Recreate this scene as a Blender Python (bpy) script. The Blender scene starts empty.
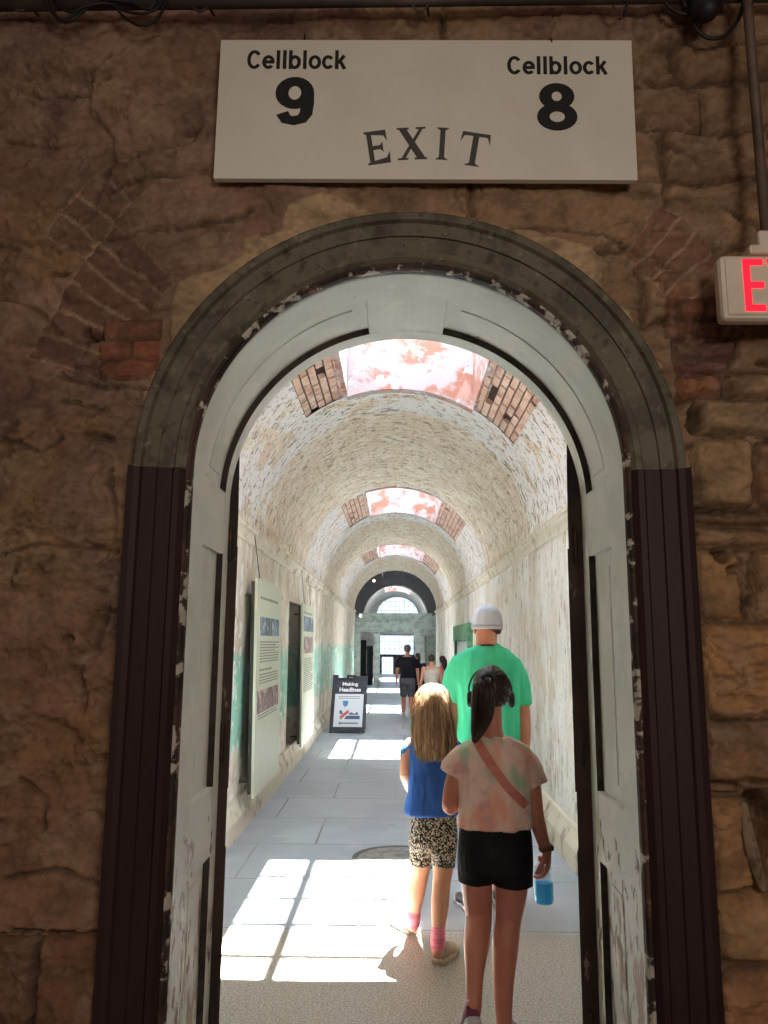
import bpy, bmesh, math, random
import numpy as np
from mathutils import Vector, Matrix
from mathutils.bvhtree import BVHTree
random.seed(7)
SC = bpy.context.scene
COL = SC.collection
PI = math.pi
V = Vector

# ------------------------------------------------------------------ camera (computed first: pixel -> place helpers)
F = 769.0; CH = 1.6
PITCH = math.radians(9.6); YAW = math.radians(0.9); ROLL = math.radians(0.45)
fw = V((-math.sin(YAW)*math.cos(PITCH), math.cos(YAW)*math.cos(PITCH), math.sin(PITCH)))
rt = fw.cross(V((0, 0, 1))).normalized(); up = rt.cross(fw)
rt2 = rt*math.cos(ROLL) + up*math.sin(ROLL); up2 = -rt*math.sin(ROLL) + up*math.cos(ROLL)
CAM = V((0, 0, CH))
def ray(px, py): return fw + rt2*((px-384)/F) - up2*((py-512)/F)
def aty(px, py, Y): d = ray(px, py); return CAM + d*(Y/d.y)
def atz(px, py, Z=0.0): d = ray(px, py); return CAM + d*((Z-CH)/d.z)
def atx(px, py, X): d = ray(px, py); return CAM + d*(X/d.x)
cd = bpy.data.cameras.new('camera'); cam = bpy.data.objects.new('camera', cd); COL.objects.link(cam)
cd.sensor_fit = 'VERTICAL'; cd.sensor_height = 24.0; cd.lens = 24.0*F/1024; cd.clip_start = 0.05; cd.clip_end = 200
m = Matrix((rt2, up2, -fw)).transposed().to_4x4(); m.translation = CAM
cam.matrix_world = m; SC.camera = cam

def lin(c, des=0):
    a_ = sum(c)/3; c = tuple(x+(a_-x)*des for x in c)
    return tuple((x/255/12.92 if x/255 <= .04045 else ((x/255+.055)/1.055)**2.4) for x in c)

# ------------------------------------------------------------------ materials
class NT:
    def __init__(s, name):
        s.m = bpy.data.materials.new(name); s.m.use_nodes = True
        s.t = s.m.node_tree; s.b = s.t.nodes['Principled BSDF']; s.out = s.t.nodes['Material Output']
    def n(s, typ, **kw):
        x = s.t.nodes.new(typ)
        for k, v in kw.items(): setattr(x, k, v)
        return x
    def l(s, a, b): s.t.links.new(a, b)
    def math(s, op, a, b=None, c=None, clamp=False):
        x = s.n('ShaderNodeMath', operation=op, use_clamp=clamp)
        for i, q in enumerate((a, b, c)):
            if q is None: continue
            if hasattr(q, 'links') or hasattr(q, 'is_linked'): s.l(q, x.inputs[i])
            else: x.inputs[i].default_value = q
        return x.outputs[0]
    def smooth(s, val, lo, hi):
        x = s.n('ShaderNodeMapRange', interpolation_type='SMOOTHSTEP')
        s.l(val, x.inputs['Value']); x.inputs['From Min'].default_value = lo; x.inputs['From Max'].default_value = hi
        return x.outputs['Result']
    def noise(s, co, scale, stretch=(1, 1, 1), seed=0, detail=4, rough=.6, dist=0.0):
        mp = s.n('ShaderNodeMapping'); s.l(co, mp.inputs['Vector'])
        mp.inputs['Location'].default_value = (seed*3.7, seed*1.9, seed*5.3); mp.inputs['Scale'].default_value = stretch
        x = s.n('ShaderNodeTexNoise'); s.l(mp.outputs[0], x.inputs['Vector'])
        x.inputs['Scale'].default_value = scale; x.inputs['Detail'].default_value = detail
        x.inputs['Roughness'].default_value = rough; x.inputs['Distortion'].default_value = dist
        return x.outputs['Fac']
    def mix(s, fac, a, b):
        x = s.n('ShaderNodeMix', data_type='RGBA')
        for sock, q in ((x.inputs[0], fac), (x.inputs[6], a), (x.inputs[7], b)):
            if isinstance(q, (int, float)): sock.default_value = q
            elif isinstance(q, tuple): sock.default_value = (*q, 1) if len(q) == 3 else q
            else: s.l(q, sock)
        return x.outputs[2]

def mat(name, base, rough=.8, layers=(), bump=None, metal=0.0, attr=None, brick=None, spec=None, co='Object', emit=None, sheen=0, des=0):
    """base colour with noise-shaped layers of other colours over it.
    layer: dict(c, s, lo, hi, st, seed, amt, band=('z',lo,hi,soft) | ('yper',centre,period,half,soft))"""
    lin = lambda c_: globals()['lin'](c_, des)
    t = NT(name); tc = t.n('ShaderNodeTexCoord'); C = tc.outputs[co]
    sep = t.n('ShaderNodeSeparateXYZ'); t.l(C, sep.inputs[0])
    if attr:
        a = t.n('ShaderNodeAttribute', attribute_name=attr); col = a.outputs['Color']
    else:
        col = lin(base)
    H = None
    if brick:
        uv = t.n('ShaderNodeUVMap'); bt = t.n('ShaderNodeTexBrick')
        wob = t.n('ShaderNodeTexNoise'); wob.inputs['Scale'].default_value = brick.get('ws', 3.0); t.l(uv.outputs[0], wob.inputs['Vector'])
        vm = t.n('ShaderNodeVectorMath', operation='MULTIPLY_ADD'); t.l(wob.outputs['Color'], vm.inputs[0])
        vm.inputs[1].default_value = (brick.get('wob', .03),)*3; t.l(uv.outputs[0], vm.inputs[2])
        t.l(vm.outputs[0], bt.inputs['Vector'])
        bt.inputs['Color1'].default_value = (*lin(brick['c1']), 1); bt.inputs['Color2'].default_value = (*lin(brick['c2']), 1)
        bt.inputs['Mortar'].default_value = (*lin(brick['m']), 1); bt.inputs['Scale'].default_value = 1.0
        bt.inputs['Mortar Size'].default_value = brick['ms']; bt.inputs['Brick Width'].default_value = brick['w']
        bt.inputs['Row Height'].default_value = brick['h']; bt.inputs['Mortar Smooth'].default_value = .3
        bt.offset = brick.get('off', .5)
        col = t.mix(brick.get('amt', 1.0), col, bt.outputs['Color'])
        H = t.math('MULTIPLY', bt.outputs['Fac'], -brick.get('bump', 1.0))
    for i, L in enumerate(layers):
        nz = t.noise(C, L.get('s', 5), L.get('st', (1, 1, 1)), L.get('seed', i+1), L.get('d', 5), L.get('r', .62), L.get('dist', 0))
        bands = []
        bd = L.get('band')
        if bd:
            if bd[0] == 'yper':
                q = t.math('SUBTRACT', sep.outputs['Y'], bd[1]-bd[2]/2)
                q = t.math('FLOORED_MODULO', q, bd[2]); q = t.math('ABSOLUTE', t.math('SUBTRACT', q, bd[2]/2))
                bands.append(t.smooth(q, bd[3]+bd[4], bd[3]))
            else:
                ax = sep.outputs[bd[0].upper()]
                bands.append(t.math('MULTIPLY', t.smooth(ax, bd[1]-bd[3], bd[1]+bd[3]), t.smooth(ax, bd[2]+bd[3], bd[2]-bd[3])))
        if bands:   # the band shifts the noise threshold so its border stays ragged
            nz = t.math('ADD', nz, t.math('MULTIPLY', t.math('SUBTRACT', bands[0], 1.0), .6))
        msk = t.smooth(nz, L['lo'], L['hi'])
        f = t.math('MULTIPLY', msk, L.get('amt', 1.0))
        col = t.mix(f, col, lin(L['c']))
        if L.get('h'):
            hh = t.math('MULTIPLY', msk, L['h']); H = hh if H is None else t.math('ADD', H, hh)
    if isinstance(col, tuple): t.b.inputs['Base Color'].default_value = (*col, 1)
    else: t.l(col, t.b.inputs['Base Color'])
    t.b.inputs['Roughness'].default_value = rough; t.b.inputs['Metallic'].default_value = metal
    if spec is not None: t.b.inputs['Specular IOR Level'].default_value = spec
    if sheen: t.b.inputs['Sheen Weight'].default_value = sheen
    if bump or H is not None:
        sc_, st_, di_ = (bump or (20, .3, .01))[:3]
        nz = t.noise(C, sc_, (bump[3] if bump and len(bump) > 3 else (1, 1, 1)), 11, 6, .65)
        h = nz if H is None else t.math('ADD', nz, H)
        bp = t.n('ShaderNodeBump'); bp.inputs['Strength'].default_value = st_; bp.inputs['Distance'].default_value = di_
        t.l(h, bp.inputs['Height']); t.l(bp.outputs[0], t.b.inputs['Normal'])
    if emit:
        t.b.inputs['Emission Color'].default_value = (*lin(emit[0]), 1); t.b.inputs['Emission Strength'].default_value = emit[1]
    return t.m

def glass(name, tint=(255, 255, 255), gloss=.06, rough=.02):
    t = NT(name); t.t.nodes.remove(t.b)
    a = t.n('ShaderNodeBsdfTransparent'); a.inputs[0].default_value = (*lin(tint), 1)
    g = t.n('ShaderNodeBsdfGlossy'); g.inputs['Roughness'].default_value = rough
    x = t.n('ShaderNodeMixShader'); x.inputs[0].default_value = gloss
    t.l(a.outputs[0], x.inputs[1]); t.l(g.outputs[0], x.inputs[2]); t.l(x.outputs[0], t.out.inputs[0])
    return t.m

# ------------------------------------------------------------------ object helpers
def new_mesh(name, bm, smooth=False):
    me = bpy.data.meshes.new(name); bm.normal_update(); bm.to_mesh(me); bm.free()
    if smooth:
        for p in me.polygons: p.use_smooth = True
    return me
def obj(name, bm, material, parent=None, smooth=False, fix=True):
    if isinstance(bm, bmesh.types.BMesh):
        if fix: bmesh.ops.recalc_face_normals(bm, faces=bm.faces)
        me = new_mesh(name, bm, smooth)
    else: me = bm
    if parent is not None:
        off = world_loc(parent); me.transform(Matrix.Translation(-off))
    for mm in (material if isinstance(material, (list, tuple)) else [material]): me.materials.append(mm)
    o = bpy.data.objects.new(name, me); COL.objects.link(o)
    if parent is not None: o.parent = parent
    return o
def world_loc(o):
    p = V((0, 0, 0))
    while o is not None: p = p + o.location; o = o.parent
    return p
def tag(o, label, cat, group=None, kind=None):
    o['label'] = label; o['category'] = cat
    if group: o['group'] = group
    if kind: o['kind'] = kind
    return o
def thing(name, label, cat, loc=(0, 0, 0), group=None):
    o = bpy.data.objects.new(name, None); o.empty_display_size = .05; COL.objects.link(o); o.location = loc
    return tag(o, label, cat, group)
def struct(name, bm, material, label, cat, parent=None, smooth=False, fix=True):
    o = obj(name, bm, material, parent, smooth, fix); return tag(o, label, cat, kind='structure')
def add_box(bm, x0, x1, y0, y1, z0, z1, bevel=0.0):
    vs = [bm.verts.new((x, y, z)) for x in (x0, x1) for y in (y0, y1) for z in (z0, z1)]
    fs = [bm.faces.new([vs[i] for i in q]) for q in ((0, 1, 3, 2), (4, 6, 7, 5), (0, 4, 5, 1), (2, 3, 7, 6), (0, 2, 6, 4), (1, 5, 7, 3))]
    if bevel:
        es = list({e for f in fs for e in f.edges})
        bmesh.ops.bevel(bm, geom=es, offset=bevel, segments=2, affect='EDGES', profile=.5)
    return vs
def box(x0, x1, y0, y1, z0, z1, bevel=0.0):
    bm = bmesh.new(); add_box(bm, x0, x1, y0, y1, z0, z1, bevel); return bm
def loft(bm, rings, caps=True, closed=True):
    rv = [[bm.verts.new(p) for p in r] for r in rings]; n = len(rv[0])
    for a, b in zip(rv, rv[1:]):
        for i in range(n if closed else n-1):
            j = (i+1) % n; bm.faces.new((a[i], a[j], b[j], b[i]))
    if caps and closed:
        bm.faces.new(list(reversed(rv[0]))); bm.faces.new(rv[-1])
    return rv
def catmull(pts, sub):
    """points (any dimension tuples) -> smooth resampled list"""
    P_ = [np.array(p, float) for p in pts]; P_ = [2*P_[0]-P_[1]]+P_+[2*P_[-1]-P_[-2]]; out = []
    for i in range(1, len(P_)-2):
        a, b, c, d = P_[i-1:i+3]
        for k in range(sub):
            t = k/sub
            out.append(.5*((2*b)+(-a+c)*t+(2*a-5*b+4*c-d)*t*t+(-a+3*b-3*c+d)*t**3))
    out.append(P_[-2]); return out
def tube(bm, pts, radii, n=12, sub=4, ends=True, flat=1.0):
    """tapered limb through pts; rounded ends"""
    if not isinstance(radii, (list, tuple)): radii = [radii]*len(pts)
    q = catmull([(*p, r) for p, r in zip(pts, radii)], sub) if sub > 1 else [np.array((*p, r)) for p, r in zip(pts, radii)]
    cs = [V(a[:3]) for a in q]; rs = [max(a[3], 1e-4) for a in q]
    if ends:
        t0 = (cs[0]-cs[1]).normalized(); t1 = (cs[-1]-cs[-2]).normalized()
        pre = [(cs[0]+t0*rs[0]*math.sin(a), rs[0]*math.cos(a)) for a in (1.35, .9, .45)]
        post = [(cs[-1]+t1*rs[-1]*math.sin(a), rs[-1]*math.cos(a)) for a in (.45, .9, 1.35)]
        cs = [p for p, _ in pre]+cs+[p for p, _ in post]; rs = [r for _, r in pre]+rs+[r for _, r in post]
    rings = []; ref = None
    for i, c in enumerate(cs):
        d = (cs[min(i+1, len(cs)-1)]-cs[max(i-1, 0)]).normalized()
        if ref is None: ref = V((1, 0, 0)) if abs(d.x) < .8 else V((0, 1, 0))
        a = (ref-d*ref.dot(d)).normalized(); b = d.cross(a); ref = a
        rings.append([c+(a*math.cos(2*PI*k/n)+b*math.sin(2*PI*k/n)*flat)*rs[i] for k in range(n)])
    loft(bm, rings)
def ellipsoid(bm, c, r, rot=None, n=20):
    rings = []
    for i in range(1, n//2):
        a = PI*i/(n//2); rings.append([V((r[0]*math.sin(a)*math.cos(2*PI*k/n), r[1]*math.sin(a)*math.sin(2*PI*k/n), -r[2]*math.cos(a))) for k in range(n)])
    rings = [[V(c)+(rot @ p if rot else p) for p in q] for q in rings]
    loft(bm, rings)
def rowloft(bm, rows, Y, ex=2.4, n=28, sub=3):
    """rows: (py, xl, xr, half_depth, dy) measured at distance Y -> one closed elliptical loft"""
    R = []
    for py, xl, xr, hd, dy in rows:
        a = aty(xl, py, Y+dy); b = aty(xr, py, Y+dy); c = (a+b)/2
        R.append((c.x, c.y, c.z, (b.x-a.x)/2, hd))
    R = catmull(R, sub); rings = []
    for cx, cy, cz, rx, ry in R:
        ring = []
        for k in range(n):
            t = 2*PI*k/n; ct, st = math.cos(t), math.sin(t)
            ring.append(V((cx+rx*math.copysign(abs(ct)**(2/ex), ct), cy+ry*math.copysign(abs(st)**(2/ex), st), cz)))
        rings.append(ring)
    loft(bm, rings)
def fuse(bm, voxel, smooth_it=4, fac=.5, disp=None):
    """melt overlapping closed shapes into one continuous surface; returns a mesh"""
    bmesh.ops.recalc_face_normals(bm, faces=bm.faces)
    me = new_mesh('tmp', bm); o = bpy.data.objects.new('tmp', me); COL.objects.link(o)
    r = o.modifiers.new('r', 'REMESH'); r.mode = 'VOXEL'; r.voxel_size = voxel; r.use_smooth_shade = True
    if smooth_it:
        s = o.modifiers.new('s', 'SMOOTH'); s.factor = fac; s.iterations = smooth_it
    dg = bpy.context.evaluated_depsgraph_get(); dg.update()
    out = bpy.data.meshes.new_from_object(o.evaluated_get(dg))
    bpy.data.objects.remove(o); bpy.data.meshes.remove(me)
    if disp:
        nrm = [v.normal.copy() for v in out.vertices]
        for v, nn in zip(out.vertices, nrm): v.co += nn*disp(v.co)
    for p in out.polygons: p.use_smooth = True
    return out
def text_mesh(s, offset=0.0, extrude=.0):
    cu = bpy.data.curves.new('t', 'FONT'); cu.body = s; cu.offset = offset; cu.resolution_u = 6
    o = bpy.data.objects.new('t', cu); COL.objects.link(o)
    dg = bpy.context.evaluated_depsgraph_get(); dg.update()
    me = bpy.data.meshes.new_from_object(o.evaluated_get(dg))
    bpy.data.objects.remove(o); bpy.data.curves.remove(cu)
    return me
def add_text(bm, s, x0, x1, z0, z1, place, offset=0.02, th=.002):
    """lettering fitted into the box x0..x1, z0..z1 of a face; place(u, v, h) -> world"""
    me = text_mesh(s, offset); xs = [v.co.x for v in me.vertices]; ys = [v.co.y for v in me.vertices]
    ax, bx, ay, by = min(xs), max(xs), min(ys), max(ys)
    f = lambda co, h: place(x0+(co.x-ax)/(bx-ax)*(x1-x0), z0+(co.y-ay)/(by-ay)*(z1-z0), h)
    vt = [bm.verts.new(f(v.co, th)) for v in me.vertices]; vb = [bm.verts.new(f(v.co, 0)) for v in me.vertices]
    cnt = {}
    for p in me.polygons:
        for e in p.edge_keys: cnt[e] = cnt.get(e, 0)+1
    for p in me.polygons:
        try: bm.faces.new([vt[i] for i in p.vertices])
        except ValueError: pass
    for (a, b), k in cnt.items():
        if k == 1: bm.faces.new((vt[a], vt[b], vb[b], vb[a]))
    bpy.data.meshes.remove(me)
def add_poly(bm, pts, place, th=.002, h0=0.0):
    t_ = [bm.verts.new(place(x, y, h0+th)) for x, y in pts]; b_ = [bm.verts.new(place(x, y, h0)) for x, y in pts]
    bm.faces.new(t_); n = len(pts)
    for i in range(n): j = (i+1) % n; bm.faces.new((t_[i], b_[i], b_[j], t_[j]))
def dup(root, loc, label=None):
    r = root.copy(); COL.objects.link(r); r.location = loc
    if label: r['label'] = label
    for ch in list(root.children):
        c = ch.copy(); COL.objects.link(c); c.parent = r
        for g in list(ch.children):
            d = g.copy(); COL.objects.link(d); d.parent = c
    return r
def vnoise(x, y, seed, wrap=256):
    r = np.random.RandomState(seed).rand(wrap, wrap)
    xi = np.floor(x).astype(int); yi = np.floor(y).astype(int); fx = x-xi; fy = y-yi
    fx = fx*fx*(3-2*fx); fy = fy*fy*(3-2*fy)
    g = lambda a, b: r[a % wrap, b % wrap]
    return (g(xi, yi)*(1-fx)+g(xi+1, yi)*fx)*(1-fy)+(g(xi, yi+1)*(1-fx)+g(xi+1, yi+1)*fx)*fy
def fbm(x, y, s, o=4, seed=1, gain=.5):
    a = 0; w = 1; t = 0
    for k in range(o):
        a = a+w*vnoise(x*s+k*17.3, y*s+k*9.1, seed+k); t += w; w *= gain; s *= 2.03
    return a/t
def sstep(a, lo, hi):
    t = np.clip((a-lo)/(hi-lo), 0, 1); return t*t*(3-2*t)
SKY_STRENGTH = 10.5
SUN_STRENGTH = 88.0
HALL_FILLS = [((.9, -1.6, 2.4), 28, .8), ((-1.0, -2.0, 3.6), 10, .8)]  # area lights added out of view to brighten the front wall
EXPOSURE = 0.42
# ================================================================== THE FRONT WALL (rough stone, plastered on the left)
D = 2.2; XC = .033; ZS = 2.09; RI = .640; RO = .792
YF, YB = 2.2, 2.76          # wall front face, wall back face
XW = 1.9; ZT = 4.5
gx = np.arange(-XW, XW+.001, .0065); gz = np.arange(0, ZT+.001, .0065)
GX, GZ = np.meshgrid(gx, gz, indexing='ij')
wx = (fbm(GX, GZ, 4.0, 4, 11)-.5)*.11 + (fbm(GX, GZ, 20.0, 3, 15)-.5)*.022
wz = (fbm(GX, GZ, 4.0, 4, 31)-.5)*.11 + (fbm(GX, GZ, 20.0, 3, 35)-.5)*.022
U = GX+wx; W = GZ+wz
# generic courses
rows = []; z = -.1; rr = random.Random(5)
while z < ZT+.3:
    h = rr.choice((.12, .17, .22, .27)); xs = [-XW-.4+rr.random()*.2]
    while xs[-1] < XW+.4: xs.append(xs[-1]+rr.uniform(.24, .62)*(1 if h > .15 else 1.2))
    rows.append((z, z+h, xs)); z += h
sid = np.zeros_like(U); sd = np.full_like(U, -.2)
k = 0
for (z0, z1, xs) in rows:
    for a, b in zip(xs, xs[1:]):
        k += 1
        mk = (U >= a) & (U < b) & (W >= z0) & (W < z1)
        if mk.any():
            sid[mk] = k
            sd[mk] = -np.minimum(np.minimum(U[mk]-a, b-U[mk]), np.minimum(W[mk]-z0, z1-W[mk]))
rs = np.random.RandomState(3); pal = rs.rand(4000, 3)
def lin_a(c): return np.array(lin(c))
col = np.zeros(U.shape+(3,))
t0 = pal[sid.astype(int)]
base1, base2 = lin_a((152, 120, 90)), lin_a((122, 94, 72))
col[:] = base1*(1-t0[..., :1])+base2*t0[..., :1]
hgt = -.028*sstep(sd, -.022, .0) + (pal[sid.astype(int)][..., 1]-.5)*.018 + (fbm(GX, GZ, 9, 4, 51)-.5)*.026
joint = sstep(sd, -.012, 0.0)
# authored stones, measured on the photograph (px rectangles -> wall plane)
def wp(px, py): p = aty(px, py, D); return p.x, p.z
stones = [((692, 400, 800, 436), (134, 108, 80), .02), ((690, 441, 752, 506), (148, 118, 84), .035), ((754, 441, 840, 508), (120, 86, 62), 0),
 ((690, 509, 800, 524), (112, 88, 64), .0), ((692, 526, 810, 547), (132, 102, 72), .012), ((696, 551, 746, 621), (146, 110, 72), .016), ((750, 549, 850, 620), (140, 106, 74), .026),
 ((697, 625, 840, 720), (164, 120, 76), .03), ((702, 724, 850, 786), (138, 102, 72), .014), ((706, 790, 742, 801), (120, 90, 64), 0),
 ((707, 804, 757, 893), (152, 112, 72), .03), ((768, 790, 860, 893), (150, 112, 74), .03), ((712, 896, 850, 958), (158, 118, 76), .03), ((714, 962, 850, 1100), (150, 106, 72), .034),
 ((676, 374, 722, 396), (142, 96, 68), .01), ((726, 372, 800, 398), (120, 94, 66), .006), ((672, 338, 736, 354), (104, 72, 62), 0), ((674, 356, 730, 372), (110, 76, 66), .0),
 ((-60, 886, 92, 930), (92, 76, 62), -.004), ((-60, 936, 34, 1100), (112, 82, 62), .01), ((38, 936, 96, 1100), (116, 80, 60), .004),
 ((14, 560, 62, 592), (112, 92, 66), .004)]
for (a, b, c, d), sc_, hh in stones:
    x0, z1 = wp(a, b); x1, z0 = wp(c, d)
    cx, cz, hx, hz = (x0+x1)/2, (z0+z1)/2, (x1-x0)/2, (z1-z0)/2; r = min(hx, hz)*.35
    ux = GX+wx*.35; uz = GZ+wz*.35
    qx = np.abs(ux-cx)-hx+r; qz = np.abs(uz-cz)-hz+r
    s = np.hypot(np.maximum(qx, 0), np.maximum(qz, 0))+np.minimum(np.maximum(qx, qz), 0)-r
    mk = s < .007
    tt = fbm(GX, GZ, 7, 4, 71)[..., None]
    cc = lin_a(sc_)*(.95+.5*tt)
    col = np.where(mk[..., None], cc, col)
    hs = hh+.008-.04*sstep(s, -.02, .006)+(fbm(GX, GZ, 8, 5, 61)-.5)*.045
    hgt = np.where(mk, hs, hgt); joint = np.where(mk, sstep(s, -.006, .006), joint)
# plaster skin: thick on the left and above the arch
ax = GX-XC; az = GZ-ZS; ar = np.hypot(ax, az)
big = fbm(GX, GZ, 1.6, 5, 81)
stoneR = sstep(GX, .80, .92)*sstep(GZ, 2.75, 2.45)
lowL = sstep(GZ, .86, .80)*sstep(GX, -.6, -.7)
pm = sstep(big+.20*sstep(GX, .5, -.6)-.10*sstep(GX, .6, 1.1)-stoneR*.8-lowL*.8, .47, .53)
und = fbm(GX+wx, GZ*1.5+wz, 3.2, 6, 91, .55)
ph = .004+(und-.5)*.06+(fbm(GX, GZ, 16, 4, 97)-.5)*.014
hgt = hgt*(1-pm)+ph*pm
tone = fbm(GX+wx*2, GZ+wz*2, 2.3, 5, 101)[..., None]; tone2 = fbm(GX, GZ, 5.5, 4, 111)[..., None]
pc = lin_a((122, 96, 82))*(1-sstep(tone, .40, .62))+lin_a((146, 114, 94))*sstep(tone, .40, .62)
pc = pc+(lin_a((148, 114, 76))-pc)*sstep(tone2, .54, .68)*.8
redz = sstep(fbm(GX, GZ, 2.6, 4, 121)[..., None]+.10*sstep(GZ, 2.4, 1.4)[..., None]*sstep(GX, -.7, -.9)[..., None], .56, .66)
pc = pc+(lin_a((124, 84, 68))-pc)*redz*.35
orange = sstep(GZ, 1.9, 1.4)*sstep(GX, -.75, -.85)
pc = pc+(lin_a((150, 108, 74))-pc)*(orange*.5*sstep(fbm(GX, GZ, 3.1, 4, 131), .38, .55))[..., None]
col = col*(1-pm[..., None])+pc*pm[..., None]
joint = joint*(1-pm)
# straw-coloured lime band hugging the arch
bw = .03+.10*sstep(fbm(GX, GZ, 3.0, 4, 141), .36, .66)*sstep(GZ, 2.3, 2.6)
lb = sstep(ar, RO+bw, RO+bw-.012)*sstep(GZ, 2.2, 2.34)*(ar > RO-.1)
lc = lin_a((180, 150, 114))*(.6+.8*tone2)
col = col*(1-lb[..., None])+lc*lb[..., None]; hgt = hgt*(1-lb)+(.012+(und-.5)*.03)*lb; joint = joint*(1-lb)
# radial brick rings and flat brick beds beside the arch
th = np.degrees(np.arctan2(az, ax))
def brick_zone(r0, r1, a0, a1, n, c1, c2, rowsn=1):
    global col, hgt, joint
    f = (th+wx*40-a0)/(a1-a0)*n; fr = (ar+wz*.3-r0)/(r1-r0)*rowsn
    mk = (f > 0) & (f < n) & (fr > 0) & (fr < rowsn) & (lb < .5)
    w = np.radians(a1-a0)*(r0+r1)/2/n; hh = (r1-r0)/rowsn
    e = np.minimum(np.minimum(f % 1, 1-f % 1)*w, np.minimum(fr % 1, 1-fr % 1)*hh)
    idx = (np.floor(f)*7+np.floor(fr)*3).astype(int) % 900
    tt = pal[idx][..., :1]; cc = lin_a(c1)*(1-tt)+lin_a(c2)*tt
    mo = sstep(e, .008, .004)[..., None]; cc = cc*(1-mo)+lin_a((164, 132, 108))*mo
    col = np.where(mk[..., None], cc*(.85+.3*tone2), col)
    hgt = np.where(mk, -.006*sstep(e, .010, .003)+(und-.5)*.03+(pal[idx][..., 1]-.5)*.008, hgt); joint = np.where(mk, 0, joint)
brick_zone(.93, 1.21, 139, 163, 6, (128, 92, 76), (118, 86, 74))
brick_zone(1.21, 1.36, 132, 147, 4, (120, 90, 74), (128, 98, 80))
brick_zone(.94, 1.17, 24, 48, 6, (144, 98, 70), (128, 98, 78))

def brick_rect(a, b, c, d, n, m_, c1, c2):
    global col, hgt, joint
    x0, z1 = wp(a, b); x1, z0 = wp(c, d)
    fz = (GZ+wz*.2-z0)/(z1-z0)*n; fx = (GX+wx*.2-x0)/(x1-x0)*m_+.5*(np.floor(fz) % 2)
    mk = (fz > 0) & (fz < n) & (GX+wx*.2 > x0) & (GX+wx*.2 < x1) & (lb < .5)
    e = np.minimum(np.minimum(fx % 1, 1-fx % 1)*(x1-x0)/m_, np.minimum(fz % 1, 1-fz % 1)*(z1-z0)/n)
    idx = (np.floor(fz)*5+np.floor(fx)*11).astype(int) % 900; tt = pal[idx][..., :1]
    cc = lin_a(c1)*(1-tt)+lin_a(c2)*tt
    mo = sstep(e, .007, .003)[..., None]; cc = cc*(1-mo)+lin_a((96, 70, 54))*mo
    col = np.where(mk[..., None], cc*(.8+.4*tone2), col)
    hgt = np.where(mk, .012-.016*sstep(e, .011, .003)+(und-.5)*.03, hgt); joint = np.where(mk, 0, joint)
brick_rect(102, 318, 156, 382, 3, 1, (150, 86, 60), (132, 88, 68))
brick_rect(664, 300, 722, 338, 2, 2, (128, 80, 58), (112, 74, 58))
# cracks and holes, traced on the photograph
def seg_d(pts):
    dd = np.full_like(GX, 9.0); q = [wp(*p) for p in pts]
    for (x0, z0), (x1, z1) in zip(q, q[1:]):
        vx, vz = x1-x0, z1-z0; t = np.clip(((GX+wx*.3-x0)*vx+(GZ+wz*.3-z0)*vz)/(vx*vx+vz*vz), 0, 1)
        dd = np.minimum(dd, np.hypot(GX+wx*.3-x0-t*vx, GZ+wz*.3-z0-t*vz))
    return dd
cracks = [[(112, 55), (92, 75), (88, 112), (112, 138), (115, 165), (100, 195), (88, 225), (86, 262)], [(0, 138), (30, 142), (60, 147), (90, 150)], [(0, 80), (40, 100), (88, 100)],
 [(110, 195), (150, 178), (210, 178)], [(105, 238), (160, 228), (230, 222), (270, 205)], [(0, 238), (30, 245), (58, 236), (88, 220)], [(150, 40), (210, 30), (290, 18)],
 [(510, 230), (580, 232), (640, 250), (668, 268)], [(640, 130), (690, 150), (740, 190), (768, 196)], [(640, 190), (700, 195), (768, 230)], [(580, 60), (640, 70), (700, 90)],
 [(0, 555), (40, 545), (100, 548), (118, 552)], [(0, 665), (45, 668), (82, 668), (84, 715)], [(112, 470), (115, 520), (110, 600), (94, 660)], [(20, 780), (45, 800), (40, 830)],
 [(0, 880), (50, 872), (95, 885)], [(0, 440), (40, 452), (60, 440)], [(60, 375), (100, 388), (150, 392)], [(60, 402), (110, 412), (140, 405)], [(0, 300), (40, 310), (60, 330)]]
for i, c in enumerate(cracks):
    dd = seg_d(c); wd = .001+.005*fbm(GX, GZ, 9, 3, 200+i)
    mk = sstep(dd+(fbm(GX, GZ, 40, 3, 260+i)-.5)*.012, wd+.005, wd)*sstep(fbm(GX, GZ, 5, 3, 230+i), .30, .45)
    hgt = hgt-.016*mk; joint = np.maximum(joint, mk*.8)
for (px, py, rx, rz, dep) in [(94, 334, .028, .014, .08), (86, 330, .012, .03, .05), (720, 554, .022, .018, .09), (733, 566, .02, .012, .05), (692, 416, .018, .045, .09), (744, 606, .014, .02, .05), (767, 362, .03, .012, .06),
        (66, 640, .016, .012, .04), (188, 128, .02, .012, .03), (175, 156, .014, .01, .03), (640, 122, .014, .02, .04), (762, 838, .05, .10, .12), (62, 270, .03, .012, .04), (92, 440, .05, .012, .03)]:
    hx, hz = wp(px, py); q = np.hypot((GX+wx*.5-hx)/rx, (GZ+wz*.5-hz)/rz); mk = sstep(q, 1.25, .7)
    hgt = hgt-dep*mk; joint = np.maximum(joint, mk*.5)
hgt = hgt+(fbm(GX, GZ, 45, 3, 301)-.5)*.010
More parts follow.
